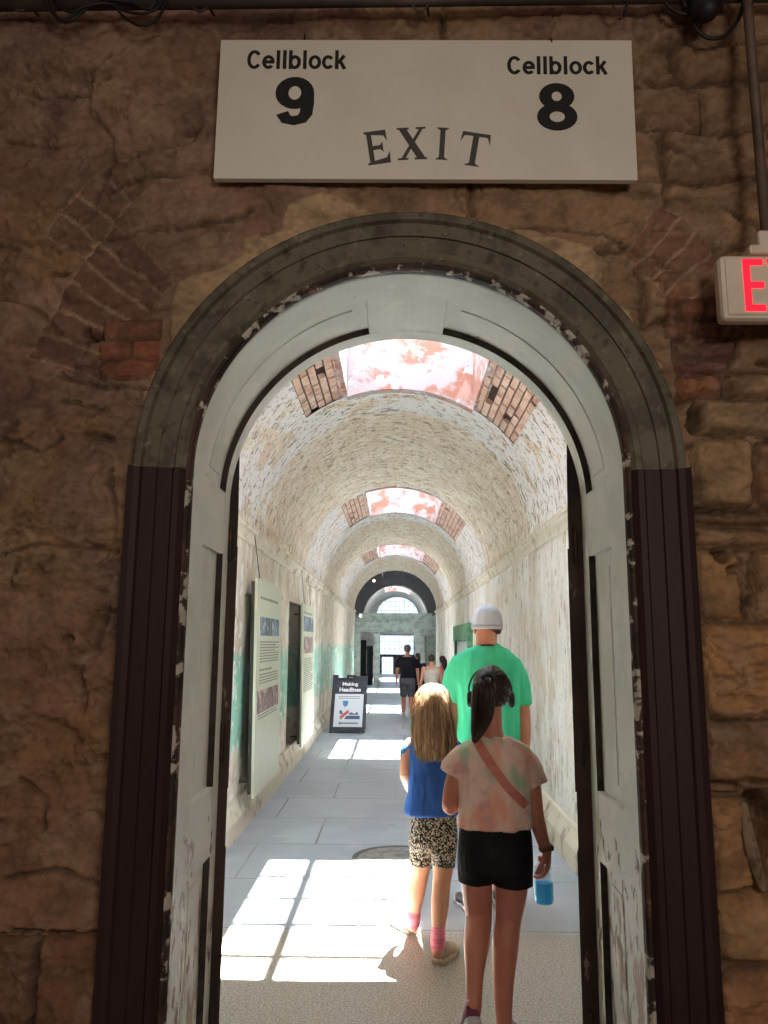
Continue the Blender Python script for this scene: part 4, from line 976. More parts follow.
# ================================================================== manhole, wall cabinet, lamps
mc = atz(397, 855); mr = mc.x+.30
mc = V((.03, 6.12, 0))
M_man = mat('iron_cover', (150, 150, 146), .5, [dict(c=(120, 120, 116), s=10, lo=.45, hi=.6)], (60, .3, .003), metal=.2)
M_ring = mat('cover_ring', (84, 82, 78), .6)
mh = thing('manhole_cover', 'round grey manhole cover let into the flagstones', 'manhole cover', mc)
bm = bmesh.new(); loft(bm, [[mc+V((r*math.cos(t), r*math.sin(t), z)) for t in np.linspace(0, 2*PI, 48, endpoint=False)] for r, z in ((.30, -.02), (.30, .006), (.295, .009))]); 
for i in range(9):
    for j in range(9):
        a, b = (i-4)*.06, (j-4)*.06
        if a*a+b*b < .065: add_box(bm, mc.x+a-.018, mc.x+a+.018, mc.y+b-.018, mc.y+b+.018, .008, .0115)
obj('cover', bm, M_man, mh)
bm = bmesh.new(); loft(bm, [[mc+V((r*math.cos(t), r*math.sin(t), z)) for t in np.linspace(0, 2*PI, 48, endpoint=False)] for r, z in ((.305, -.02), (.305, .008), (.345, .008), (.345, -.02), (.305, -.02))], caps=False); obj('rim', bm, M_ring, mh)
M_cab = mat('cabinet_green', (92, 148, 108), .6, [dict(c=(70, 118, 86), s=6, lo=.45, hi=.62), dict(c=(190, 200, 184), s=18, lo=.66, hi=.7, amt=.7)], (20, .3, .006))
c0 = atx(467, 627, XR-.1); c1 = atx(453, 627, XR-.1)
cy0, cy1 = c0.y, c1.y; cz1 = 1.93
wc = thing('wall_cabinet', 'green wooden case with a pale panel fixed to the right wall', 'cabinet', (XR, (cy0+cy1)/2, .9))
obj('frame', box(XR-.08, XR, cy0, cy0+.28, .9, cz1, .01), M_cab, wc); obj('frame', box(XR-.08, XR, cy1-.28, cy1, .9, cz1, .01), M_cab, wc)
obj('hood', box(XR-.10, XR, cy0-.02, cy1+.02, cz1-.30, cz1+.02, .012), M_cab, wc); obj('bottom_rail', box(XR-.08, XR, cy0+.28, cy1-.28, .9, 1.02, .008), M_cab, wc)
obj('panel', box(XR-.04, XR, cy0+.28, cy1-.28, 1.02, cz1-.28), M_post, wc)
M_lampm = mat('lamp_metal', (150, 116, 60), .4, metal=.7); M_bulb = mat('bulb', (255, 244, 220), .5, emit=((255, 238, 205), 14))
def spot(px, py, label):
    p = aty(px, py, 25.93); r = thing('spot_lamp', label, 'lamp', p, 'small spot lamps round the dark arch')
    bm = bmesh.new(); ellipsoid(bm, p+V((0, -.06, 0)), (.045, .045, .045), n=12); obj('bulb', bm, M_bulb, r, True)
    bm = bmesh.new(); tube(bm, [p+V((0, -.04, 0)), p+V((0, .06, .02)), p+V((0, .14, .04))], [.06, .05, .03], 12, 2); obj('lamp_shade', bm, M_lampm, r, True)
spot(374, 581, 'small lit spot lamp high on the left of the dark arch'); spot(432, 589, 'small lit spot lamp high on the right of the dark arch'); spot(360.5, 616, 'small lit spot lamp low at the left foot of the dark arch')
# ================================================================== PEOPLE
def skin_mat(name, c, c2): return mat(name, c, .5, [dict(c=c2, s=6, lo=.42, hi=.65, amt=.5)], (120, .06, .002), spec=.35)
M_skin_t = skin_mat('skin_tan', (198, 132, 110), (182, 110, 92)); M_skin_f = skin_mat('skin_fair', (222, 166, 138), (206, 140, 112)); M_skin_m = skin_mat('skin_ruddy', (214, 146, 118), (196, 120, 94))
M_eye = mat('eye', (60, 44, 36), .2); M_lip = mat('lip', (176, 96, 88), .5)
rotZ = lambda a: Matrix.Rotation(a, 3, 'Z')

def head(bm, c, s, yaw=0.0, pitch=0.0):
    """head of height s looking along +Y: skull, jaw, nose, brow, lips, ears"""
    R = rotZ(yaw) @ Matrix.Rotation(pitch, 3, 'X'); P = lambda x, y, z: V(c)+R @ V((x*s, y*s, z*s))
    ellipsoid(bm, P(0, -.05, .10), (.335*s, .40*s, .40*s), R)
    ellipsoid(bm, P(0, .08, -.14), (.275*s, .30*s, .34*s), R)
    ellipsoid(bm, P(0, .20, -.37), (.16*s, .15*s, .12*s), R)                 # chin
    tube(bm, [P(0, .345, .06), P(0, .40, -.05), P(0, .425, -.10)], [.04*s, .055*s, .07*s], 10, 2)   # nose
    tube(bm, [P(-.2, .28, .12), P(0, .345, .115), P(.2, .28, .12)], .05*s, 8, 2)  # brow
    for k in (-1, 1):
        ellipsoid(bm, P(.17*k, .24, -.10), (.10*s, .09*s, .10*s), R, 12)   # cheek
        ellipsoid(bm, P(.345*k, -.03, -.02), (.035*s, .09*s, .14*s), R @ Matrix.Rotation(.25*k, 3, 'Z'), 12)  # ear
    tube(bm, [P(-.10, .335, -.225), P(0, .37, -.22), P(.10, .335, -.225)], [.022*s, .034*s, .022*s], 8, 2)
    tube(bm, [P(-.09, .33, -.265), P(0, .362, -.268), P(.09, .33, -.265)], [.022*s, .036*s, .022*s], 8, 2)
def face_parts(root, c, s, yaw=0.0):
    R = rotZ(yaw); P = lambda x, y, z: V(c)+R @ V((x*s, y*s, z*s))
    for k in (-1, 1):
        bm = bmesh.new(); ellipsoid(bm, P(.13*k, .295, .025), (.055*s, .03*s, .035*s), R, 12); o = obj('eye', bm, M_eye, root, True)
    bm = bmesh.new(); tube(bm, [P(-.10, .355, -.245), P(0, .392, -.246), P(.10, .355, -.245)], [.012*s, .022*s, .012*s], 8, 2); obj('lips', bm, M_lip, root, True)

def hand(bm, wrist, along, out, thumb, L=.155, curl=.5, spread=.09, thumb_curl=.4):
    """palm plus five bent fingers. along: wrist->knuckles; out: the way the palm faces; thumb: side the thumb leaves"""
    a = V(along).normalized(); o = V(out); o = (o-a*o.dot(a)).normalized(); t = V(thumb); t = (t-a*t.dot(a)-o*t.dot(o)).normalized()
    P = lambda u, v, w: V(wrist)+a*(u*L)+t*(v*L)+o*(w*L)
    rings = []
    for u, hv, hw, cv in ((-.06, .15, .12, 0), (.08, .19, .12, 0), (.25, .25, .115, .01), (.42, .265, .095, 0), (.50, .24, .07, -.01)):
        rings.append([P(u, cv+hv*math.cos(x), hw*math.sin(x)) for x in np.linspace(0, 2*PI, 14, endpoint=False)])
    loft(bm, rings)
    for i, (v, ln, r) in enumerate(((.185, .44, .056), (.062, .50, .058), (-.062, .46, .055), (-.18, .36, .048))):
        p = P(.46-.02*abs(i-1), v, .0); d = a.copy(); pts = [P(.34, v*.85, 0), p]; ang = 0
        sp_ = (1.5-i)*spread*.5
        for j, f in enumerate((.46, .30, .24)):
            ang += curl*(.75, 1.0, .75)[j]
            p = p+(a*math.cos(ang)+o*math.sin(ang)+t*sp_).normalized()*(ln*f*L); pts.append(p)
        tube(bm, pts, [r*L*1.05, r*L*1.05, r*L, r*L*.92, r*L*.8], 9, 2)
    b = P(.10, .15, .03); m1 = b+(a*.55+t*.75+o*.3).normalized()*(.20*L); m2 = m1+(a*.8+t*(.45-.5*thumb_curl)+o*(.2+thumb_curl)).normalized()*(.17*L); m3 = m2+(a*.85+t*(.2-.8*thumb_curl)+o*(.2+thumb_curl)).normalized()*(.14*L)
    tube(bm, [b, m1, m2, m3], [.085*L, .075*L, .064*L, .052*L], 9, 2)

def shoe(root, heel, yaw, pitch, L, m_up, m_sole, m_lace=None, name='shoe', wd=.39, hk=1.0):
    """shoe with its heel-bottom at heel, toe pointing +Y turned by yaw; pitch lifts the heel (toe stays down)"""
    R = rotZ(yaw) @ Matrix.Rotation(-pitch, 3, 'X'); P = lambda x, y, z: V(heel)+R @ V((x*L, y*L, z*L*hk))
    outl = [(0, .17), (.06, .25), (.2, .29), (.4, .29), (.62, .36), (.78, .37), (.9, .30), (.98, .17), (1.0, .08)]
    bm = bmesh.new(); rings = []
    for y, w_ in outl:
        w_ *= wd/.39; tz = .03*max(0, y-.7)/.3
        rings.append([P(x*w_*.52, y, z+tz) for x, z in ((-.95, 0), (.95, 0), (1.0, .05), (.96, .105), (-.96, .105), (-1, .05))])
    loft(bm, rings); sl = obj('sole', bm, m_sole, None, True)
    tops = [(0.005, .30), (.08, .36), (.2, .35), (.34, .325), (.5, .27), (.66, .21), (.8, .165), (.92, .135), (.985, .10)]
    bm = bmesh.new(); rings = []
    for (y, h_), (_, w_) in zip(tops, outl):
        w_ *= .5*wd/.39; tz = .03*max(0, y-.7)/.3; rg = []
        for t in np.linspace(0, PI, 13):
            cx_ = math.cos(t); rg.append(P(w_*math.copysign(abs(cx_)**.75, cx_), y, .09+tz+(h_-.09)*math.sin(t)**.8))
        rg += [P(-w_*.6, y, .07+tz), P(w_*.6, y, .07+tz)]
        rings.append(rg)
    loft(bm, rings); u = obj(name, bm, m_up, root, True)
    off = world_loc(u); sl.data.transform(Matrix.Translation(-off)); sl.parent = u
    if m_lace:
        bm = bmesh.new()
        for y, h_ in ((.40, .315), (.48, .285), (.56, .258)):
            tube(bm, [P(-.10, y, h_-.05), P(0, y+.005, h_+.005), P(.10, y, h_-.05)], .013*L, 6, 2)
        tube(bm, [P(0, .36, .33), P(.07, .33, .35), P(.10, .38, .32)], .012*L, 6, 2); tube(bm, [P(0, .36, .33), P(-.07, .33, .35), P(-.10, .38, .32)], .012*L, 6, 2)
        obj('laces', bm, m_lace, u, True)
    bm = bmesh.new(); tube(bm, [P(-.10*wd/.39, .03, .30), P(-.07, -.01, .33), P(0, -.012, .345), P(.07, -.01, .33), P(.10*wd/.39, .03, .30)], .022*L, 8, 2); obj('heel_collar', bm, m_sole if m_lace is None else m_lace, u, True)
    return u
def folds(freq, amp, seed=0): return lambda co: amp*(mn.noise(V((co.x*freq+seed, co.y*freq, co.z*freq*.22)))+.4*mn.noise(V((co.x*freq*2.3, co.y*freq*2.3, co.z*freq*.7+seed))))
def pxs(Y): return lambda px, py, dy=0.0: aty(px, py, Y+dy)
def strands(bm, paths, r=.0028, n=4, sub=2):
    for p in paths: tube(bm, p, [r*.8]+[r]*(len(p)-2)+[r*.35], n, sub, ends=False)
def surf(me, root):  # BVH of a finished garment (its vertices are root-relative)
    off = world_loc(root); return BVHTree.FromPolygons([v.co+off for v in me.vertices], [p.vertices[:] for p in me.polygons])
def on(bvh, px, py, lift=.004):
    d = ray(px, py).normalized(); h = bvh.ray_cast(CAM, d); return None if h[0] is None else h[0]-d*lift

# ------------------------------------------------------------------ girl in the tie-dye shirt
Y1g = 3.43; q = pxs(Y1g)
g1 = thing('person', 'older girl in pastel tie-dye shirt and black shorts, dark ponytail, carrying a bottle', 'person', (q(495, 900).x, Y1g, 0))
hc = q(491, 693, .02); hs_ = .205
bm = bmesh.new(); head(bm, hc, hs_)
tube(bm, [q(491, 705, -.005), q(492, 728, -.01), q(493, 745, -.005)], [.047, .045, .055], 16, 2)
rowloft(bm, [(738, 482, 505, .05, 0), (746, 462, 526, .055, 0), (760, 459, 530, .075, 0), (790, 462, 526, .085, 0), (825, 464, 524, .08, 0), (850, 462, 527, .098, 0), (864, 464, 526, .082, 0), (872, 470, 520, .05, 0)], Y1g)
# legs
lk = [q(477, 866), q(477, 890, .01), q(478.5, 917, .03), q(476.5, 943, -.06), q(474.5, 972, -.13), q(474, 998, -.18)]
tube(bm, lk, [.066, .063, .056, .052, .037, .032], 18, 4)
rk = [q(511, 866), q(511, 890, 0), q(508.5, 918, .01), q(505.5, 945, -.025), q(503.5, 985, -.03), q(504, 1018, -.035), q(506, 1034, -.02)]
tube(bm, rk, [.070, .068, .055, .054, .042, .033, .032], 18, 4)
# left foot inside shoe, right foot
tube(bm, [q(474, 998, -.18), q(474, 998, -.18)+V((-.004, -.01, -.04)), q(474, 998, -.18)+V((-.008, .06, -.10))], [.032, .031, .026], 12, 2)
# arms
wl = q(463, 796, .25)
tube(bm, [q(468, 758), q(455, 776, -.01), q(450, 803, .0), q(452, 806, .06), q(459, 799, .20), wl], [.034, .036, .034, .034, .027, .023], 16, 3)
hand(bm, wl, (.35, .9, .25), (.6, 0, -.5), (0, .2, 1), .15, .7)
wr = q(546.5, 851, .0)
tube(bm, [q(522, 757), q(532, 785, -.005), q(535.5, 812, -.015), q(541, 834, 0), wr], [.036, .036, .034, .030, .023], 16, 4)
bt_c = q(543.5, 884, .045)                                     # bottle axis
hand(bm, wr+V((.002, .002, .006)), (.06, .20, -1), (-1, .25, 0), (-.3, -1, 0), .155, .62, .05, .35)
me = fuse(bm, .0042, 3, .4)
obj('body', me, M_skin_t, g1); face_parts(g1, hc, hs_)
# shirt
bm = bmesh.new()
rowloft(bm, [(736, 479, 507, .055, -.005), (741, 468, 519, .062, 0), (748, 457, 530, .07, 0), (757, 454, 534, .085, 0), (772, 456, 532, .098, 0), (795, 458.5, 530, .105, 0), (812, 458, 531, .112, 0), (823, 457, 532, .114, 0), (826, 457.5, 531.5, .112, 0)], Y1g, 2.5, 36)
tube(bm, [q(468, 752), q(459, 760), q(451.5, 774)], [.046, .052, .054], 18, 3, ends=False)
tube(bm, [q(519, 750), q(527, 763), q(536, 785)], [.042, .050, .056], 18, 3, ends=False)
me = fuse(bm, .005, 4, .5, folds(24, .010, 3))
M_tie = mat('tie_dye', (236, 204, 188), .85, [dict(c=(238, 160, 128), s=8, st=(1, 1, .6), lo=.46, hi=.64, amt=.8, seed=2, d=2), dict(c=(140, 196, 164), s=10, st=(1, 1, .55), lo=.50, hi=.68, amt=.7, seed=5, d=1.5), dict(c=(214, 156, 166), s=10, lo=.56, hi=.66, amt=.65, seed=9, d=2), dict(c=(228, 206, 180), s=11, lo=.58, hi=.68, amt=.7, seed=12, d=2)], (260, .1, .002), spec=.2, sheen=.2)
sh1 = obj('shirt', me, M_tie, g1); b1 = surf(sh1.data, g1)
M_strap = mat('strap_rose', (206, 128, 112), .8, [dict(c=(190, 110, 96), s=20, lo=.45, hi=.6)])
def strap(bvh, pts, wpx, root, mt, lift=.004):
    L_, R_ = [], []
    for i, (x, y) in enumerate(pts):
        x2, y2 = pts[min(i+1, len(pts)-1)]; x1, y1 = pts[max(i-1, 0)]; dx, dy = x2-x1, y2-y1; l_ = math.hypot(dx, dy); nx_, ny_ = -dy/l_*wpx/2, dx/l_*wpx/2
        a, b = on(bvh, x+nx_, y+ny_, lift), on(bvh, x-nx_, y-ny_, lift)
        if a and b: L_.append(a); R_.append(b)
    bm = bmesh.new(); loft(bm, [[a, b, b+V((0, .008, 0)), a+V((0, .008, 0))] for a, b in zip(L_, R_)]); return obj('shoulder_strap', bm, mt, root)
strap(b1, [(477+(527-477)*t, 741+(806-741)*t+6*math.sin(t*PI)) for t in np.linspace(0, 1, 22)], 9, g1, M_strap, .009)
# shorts
bm = bmesh.new()
rowloft(bm, [(822, 461, 529, .10, 0), (832, 459, 531, .108, 0), (850, 457.5, 532.5, .122, -.005), (866, 458, 533, .118, -.005), (874, 460, 532, .10, 0)], Y1g, 2.3, 32)
tube(bm, [q(476, 858, -.005), q(475.8, 872), q(475.8, 882)], [.078, .076, .072], 20, 3, ends=False)
tube(bm, [q(512.5, 858, -.005), q(512.8, 873), q(513, 885)], [.082, .084, .082], 20, 3, ends=False)
me = fuse(bm, .005, 5, .5, folds(16, .004, 8))
M_blks = mat('black_cotton', (34, 32, 36), .85, [dict(c=(24, 23, 26), s=5, lo=.4, hi=.6)], (300, .1, .002), spec=.2)
obj('shorts', me, M_blks, g1)
M_plum = mat('plum_knit', (128, 62, 92), .75, [dict(c=(106, 46, 76), s=14, lo=.45, hi=.6)], (200, .2, .002)); M_solew = mat('sole_pale', (196, 190, 192), .7, [dict(c=(150, 146, 148), s=18, lo=.5, hi=.6)]); M_lav = mat('lavender', (196, 176, 206), .7)
heelL = q(474, 998, -.18)+V((-.006, -.078, -.055)); pit = math.asin(min(.85, (heelL.z-.012)/.235))
shoe(g1, heelL, math.radians(6), pit, .235, M_plum, M_solew, M_lav)
hr = q(507, 1040, 0); shoe(g1, V((hr.x, 3.36, .002)), math.radians(-6), 0, .235, M_plum, M_solew, M_lav)
# wrist watch
M_watch = mat('watch_band', (110, 84, 70), .6); M_wface = mat('watch_face', (60, 58, 58), .3)
wd_ = (wr-q(541, 834, 0)).normalized(); wc_ = wr-wd_*.014; bm = bmesh.new()
ax_ = wd_.orthogonal().normalized(); bx_ = wd_.cross(ax_)
loft(bm, [[wc_+wd_*h+(ax_*math.cos(t)+bx_*math.sin(t))*r for t in np.linspace(0, 2*PI, 24, endpoint=False)] for h, r in ((-.008, .022), (-.008, .0295), (.008, .0285), (.008, .021))], caps=False)
wt = obj('watch', bm, M_watch, g1, True); wp2 = wc_+V((.026, -.008, .002))
bm = bmesh.new(); ellipsoid(bm, wp2, (.008, .016, .014), n=12); obj('watch_face', bm, M_wface, wt, True)
# hair: cap and ponytail
M_dark = mat('hair_dark', (66, 46, 38), .45, [dict(c=(46, 32, 27), s=60, st=(1, 1, .06), lo=.4, hi=.6), dict(c=(120, 90, 70), s=70, st=(1, 1, .05), lo=.62, hi=.7, amt=.8, seed=6)], spec=.45)
tie = q(487, 680, -.10)
bm = bmesh.new(); sk = hc+V((0, -.015, .022)); rx_, ry_, rz_ = .080, .093, .094
def skull(a, b, k=1.0): return sk+V((rx_*k*math.cos(b)*math.sin(a), ry_*k*math.cos(b)*math.cos(a), rz_*k*math.sin(b)))  # a: 0 = front
rings = []
for b in np.linspace(-.95, 1.45, 14):
    lim = 2.5 if b < -.35 else PI
    rings.append([skull(PI+(t-.5)*2*(lim if b < .55 else PI) if b < .55 else PI+(t-.5)*2*PI, b) if not (b < .45) else skull(PI+(t-.5)*2*(1.75), b) for t in np.linspace(0, 1, 33)])
inner = [[sk+(p-sk)*.86 for p in r] for r in rings]
loft(bm, [list(o_)+list(reversed(i_)) for o_, i_ in zip(rings, inner)])
rb = random.Random(2); paths = []
for i in range(230):
    a = rb.uniform(-1.78, 1.78)+PI; b = rb.uniform(-.85, 1.2)
    if rb.random() < .4: a = rb.uniform(-1.0, 1.0)
    if abs(((a+PI) % (2*PI))-PI) < 1.3: b = rb.uniform(.45, 1.3)
    a0 = ((a-PI+PI) % (2*PI))-PI
    p0 = skull(a, b, 1.02); pts = [p0]
    for t in (.3, .6, .85):
        mid = p0.lerp(tie, t); dr = (mid-sk); e = math.sqrt((dr.x/rx_)**2+(dr.y/ry_)**2+(dr.z/rz_)**2); kk = 1.03 if t < .8 else max(1.03, 1.0)
        pts.append(sk+dr/max(e, .3)*kk)
    pts.append(tie+V((rb.uniform(-.012, .012), rb.uniform(-.012, .0), rb.uniform(-.012, .012)))); paths.append(pts)
strands(bm, paths, .0032, 4, 2)
tl = [q(487, 678, -.095), q(484.5, 688, -.125), q(483.5, 702, -.125), q(482, 717, -.112), q(478.5, 730, -.10), q(475, 741, -.105)]
tr_ = [.022, .046, .048, .043, .030, .012]
tube(bm, tl, [r*.86 for r in tr_], 14, 4, flat=.7)
paths = []
for i in range(150):
    an_ = rb.uniform(0, 2*PI); k = math.sqrt(rb.random())*1.05 if i > 90 else 1.0; dr = rb.uniform(-.15, .15); stop = rb.choice((4, 5, 5, 5))
    paths.append([tl[j]+V((math.cos(an_+dr*j)*tr_[j]*k, math.sin(an_+dr*j)*tr_[j]*k*.75, rb.uniform(-.004, .004))) for j in range(stop+1)])
strands(bm, paths, .0034, 4, 3)
obj('hair', bm, M_dark, g1, True, fix=True)
bm = bmesh.new(); loft(bm, [[tie+V((0, -.012+.012*math.cos(u), 0))*1+V((math.cos(t)*(.022+.007*math.cos(u)), .007*math.sin(u)-.01, math.sin(t)*(.022+.007*math.cos(u)))) for u in np.linspace(0, 2*PI, 8, endpoint=False)] for t in np.linspace(0, 2*PI, 21)], caps=False)
obj('hair_tie', bm, M_blks, g1, True)
# headphones
hp = thing('headphones', 'black audio-tour headphones worn by the girl with the ponytail', 'headphones', hc+V((0, 0, -.03)))
M_hp = mat('headphone_black', (34, 34, 36), .5)
bm = bmesh.new(); ear = [hc+V((k*.090, .012, -.018)) for k in (-1, 1)]
tube(bm, [ear[0]+V((-.002, 0, 0))]+[hc+V((-.0945*math.cos(t), .03, .005+.104*math.sin(t))) for t in np.linspace(.12, PI-.12, 11)]+[ear[1]+V((.002, 0, 0))], .0042, 8, 2); obj('headband', bm, M_hp, hp, True)
for k in (0, 1):
    bm = bmesh.new(); e_ = ear[k]; sg_ = -1 if k == 0 else 1
    loft(bm, [[e_+V((sg_*h, r*math.cos(t), r*1.15*math.sin(t)-.01)) for t in np.linspace(0, 2*PI, 18, endpoint=False)] for h, r in ((-.012, .024), (-.006, .03), (.006, .03), (.012, .024))]); cup = obj('ear_cup', bm, M_hp, hp, True)
# bottle, its lower third blue
M_clear = glass('bottle_clear', (238, 242, 246), .16, .08)
nt_ = NT('bottle_liquid'); tl_ = nt_.n('ShaderNodeBsdfTranslucent'); tl_.inputs[0].default_value = (*lin((120, 226, 255)), 1); mx_ = nt_.n('ShaderNodeMixShader'); mx_.inputs[0].default_value = .6
nt_.b.inputs['Base Color'].default_value = (*lin((90, 214, 255)), 1); nt_.b.inputs['Roughness'].default_value = .2
nt_.l(nt_.b.outputs[0], mx_.inputs[1]); nt_.l(tl_.outputs[0], mx_.inputs[2]); nt_.l(mx_.outputs[0], nt_.out.inputs[0]); M_blue = nt_.m
zb0 = q(543, 903, .045).z; zt0 = q(543, 857, .045).z; bx, by = bt_c.x, bt_c.y
bo = thing('drink_bottle', 'clear plastic bottle with blue drink, hanging from the older girl\'s right hand', 'bottle', (bx, by, zb0))
def lathe(bm, prof_, n=28): loft(bm, [[V((bx+r*math.cos(t), by+r*math.sin(t), z)) for t in np.linspace(0, 2*PI, n, endpoint=False)] for r, z in prof_])
Hh = zt0-zb0; bm = bmesh.new(); R0 = .042
lathe(bm, [(R0*.55, zb0+.004), (R0*.8, zb0), (R0*.97, zb0+.01), (R0, zb0+.03)]+[(R0*(1-.035*(i % 2)), zb0+.03+Hh*.5*i/8) for i in range(1, 9)]+[(R0*.98, zb0+Hh*.68), (R0*.8, zb0+Hh*.8), (R0*.42, zb0+Hh*.9), (R0*.4, zb0+Hh*.97)])
obj('shell', bm, M_clear, bo, True)
bm = bmesh.new(); lathe(bm, [(R0*.5, zb0+.005), (R0*.84, zb0+.003), (R0*.95, zb0+.014), (R0*.955, zb0+Hh*.44), (R0*.5, zb0+Hh*.445)]); obj('drink', bm, M_blue, bo, True)
bm = bmesh.new(); lathe(bm, [(R0*.48, zb0+Hh*.91), (R0*.5, zb0+Hh*.92), (R0*.5, zb0+Hh*1.0), (R0*.44, zb0+Hh*1.02)], 20); obj('cap', bm, mat('cap_orange', (226, 112, 60), .4), bo, True)

# ------------------------------------------------------------------ younger blonde girl
Y2g = 4.36; q = pxs(Y2g)
g2 = thing('person', 'younger blonde girl in blue sleeveless top and black-and-white patterned shorts', 'person', (q(433, 900).x, Y2g, 0))
hc = q(432, 708, .03); hs_ = .20
bm = bmesh.new(); head(bm, hc, hs_)
tube(bm, [q(432, 720), q(433, 735), q(433, 748)], [.042, .04, .05], 16, 2)
rowloft(bm, [(738, 424, 442, .045, 0), (746, 413, 452, .055, 0), (765, 412, 454, .075, 0), (800, 412, 454, .08, 0), (830, 413, 454, .09, 0), (845, 413, 454, .085, 0)], Y2g)
tube(bm, [q(421, 838, .03), q(420.5, 865, .10), q(419, 878, .13), q(416.5, 895, .15), q(414, 915, .20), q(413.5, 926, .22)], [.068, .055, .048, .045, .031, .031], 18, 4)
tube(bm, [q(444, 838, -.02), q(443, 868, -.05), q(441.5, 884, -.07), q(440, 905, -.11), q(438, 935, -.16), q(437.5, 952, -.165)], [.068, .055, .048, .046, .031, .031], 18, 4)
wl = q(408.5, 788, .16)
tube(bm, [q(411.5, 744), q(406.5, 758, -.01), q(405, 773, .0), q(406, 778, .05), wl], [.038, .033, .030, .029, .021], 16, 3)
hand(bm, wl, (.15, .6, -.5), (.9, 0, 0), (0, .4, .8), .125, .6)
wr2 = q(455, 795, .2)
tube(bm, [q(453, 744), q(457, 760), q(458.5, 780, .02), q(457, 788, .08), wr2], [.038, .033, .030, .028, .021], 16, 3)
hand(bm, wr2, (-.15, .7, .1), (-.9, 0, 0), (0, .2, .9), .125, .6)
me = fuse(bm, .0045, 3, .4); obj('body', me, M_skin_f, g2); face_parts(g2, hc, hs_)
bm = bmesh.new()
rowloft(bm, [(738, 421, 445, .05, 0), (742, 410, 455, .06, 0), (748, 406, 458, .07, 0), (756, 406.5, 458, .08, 0), (768, 409.5, 457, .088, 0), (790, 408, 457, .095, 0), (803, 406, 458, .10, 0), (811, 404.5, 458, .104, 0), (814, 405.5, 457, .10, 0)], Y2g, 2.4, 36)
tube(bm, [q(414, 744), q(408.5, 750), q(407, 757)], [.036, .042, .038], 16, 3); tube(bm, [q(451, 744), q(456.5, 750), q(458, 757)], [.036, .042, .038], 16, 3)
me = fuse(bm, .0055, 4, .5, folds(22, .009, 5))
M_bluec = mat('blue_cotton', (66, 116, 204), .8, [dict(c=(52, 98, 182), s=6, lo=.42, hi=.62, amt=.8)], (260, .1, .002), spec=.2)
obj('shirt', me, M_bluec, g2)
bm = bmesh.new(); rowloft(bm, [(803, 411, 455, .088, 0), (815, 410.5, 456, .096, 0), (832, 409.5, 457.5, .104, 0), (846, 410, 457, .10, 0), (850, 412, 455, .09, 0)], Y2g, 2.3, 32)
tube(bm, [q(421, 836, .015), q(420.8, 850, .05), q(420.6, 862, .07)], [.070, .064, .060], 20, 3, ends=False); tube(bm, [q(445, 836, -.01), q(443.8, 852, -.035), q(443.2, 867, -.045)], [.070, .066, .061], 20, 3, ends=False)
me = fuse(bm, .0055, 4, .5, folds(16, .003, 2))
M_pat = mat('patterned_shorts', (44, 42, 42), .85, [dict(c=(222, 214, 200), s=42, lo=.50, hi=.53, amt=1, seed=3, d=1, dist=2.2, band=None), dict(c=(36, 34, 34), s=60, lo=.52, hi=.55, amt=1, seed=7, d=1, dist=1.5), dict(c=(206, 196, 176), s=70, lo=.60, hi=.63, amt=.9, seed=9, d=1, dist=2)], spec=.2)
obj('shorts', me, M_pat, g2)
M_pink = mat('pink_sock', (238, 146, 166), .85, [dict(c=(228, 120, 146), s=40, st=(.2, .2, 1), lo=.45, hi=.55)], spec=.2); M_taupe = mat('taupe_canvas', (190, 168, 148), .8, [dict(c=(168, 144, 126), s=12, lo=.45, hi=.6)], (160, .2, .002)); M_sol2 = mat('sole_tan', (206, 190, 170), .7, [dict(c=(160, 142, 124), s=18, lo=.5, hi=.62)])
for c_, a_, b_ in ((g2, q(413.9, 911, .19), q(413.4, 926, .22)), (g2, q(438.2, 931, -.155), q(437.5, 950, -.165))):
    bm = bmesh.new(); tube(bm, [a_, a_.lerp(b_, .7), b_], [.0375, .037, .03], 18, 2); obj('sock', bm, M_pink, c_, True)
hl = atz(414, 934); hr_ = atz(438, 965)
shoe(g2, V((hl.x, hl.y-.01, .001)), math.radians(28), 0, .222, M_taupe, M_sol2, wd=.52, hk=1.3)
shoe(g2, V((hr_.x, hr_.y-.005, .001)), math.radians(-22), 0, .222, M_taupe, M_sol2, wd=.52, hk=1.3)
M_blonde = mat('hair_blonde', (178, 146, 110), .4, [dict(c=(126, 96, 70), s=46, st=(1, 1, .05), lo=.40, hi=.56, amt=.9), dict(c=(212, 186, 148), s=60, st=(1, 1, .04), lo=.56, hi=.66, amt=.8, seed=6), dict(c=(108, 82, 60), s=30, st=(1, 1, .1), lo=.45, hi=.6, amt=.7, seed=9, band=('z', .9, 1.13, .08))], spec=.5)  # lower lengths darker: the sunlit look of the crown is put into the colour
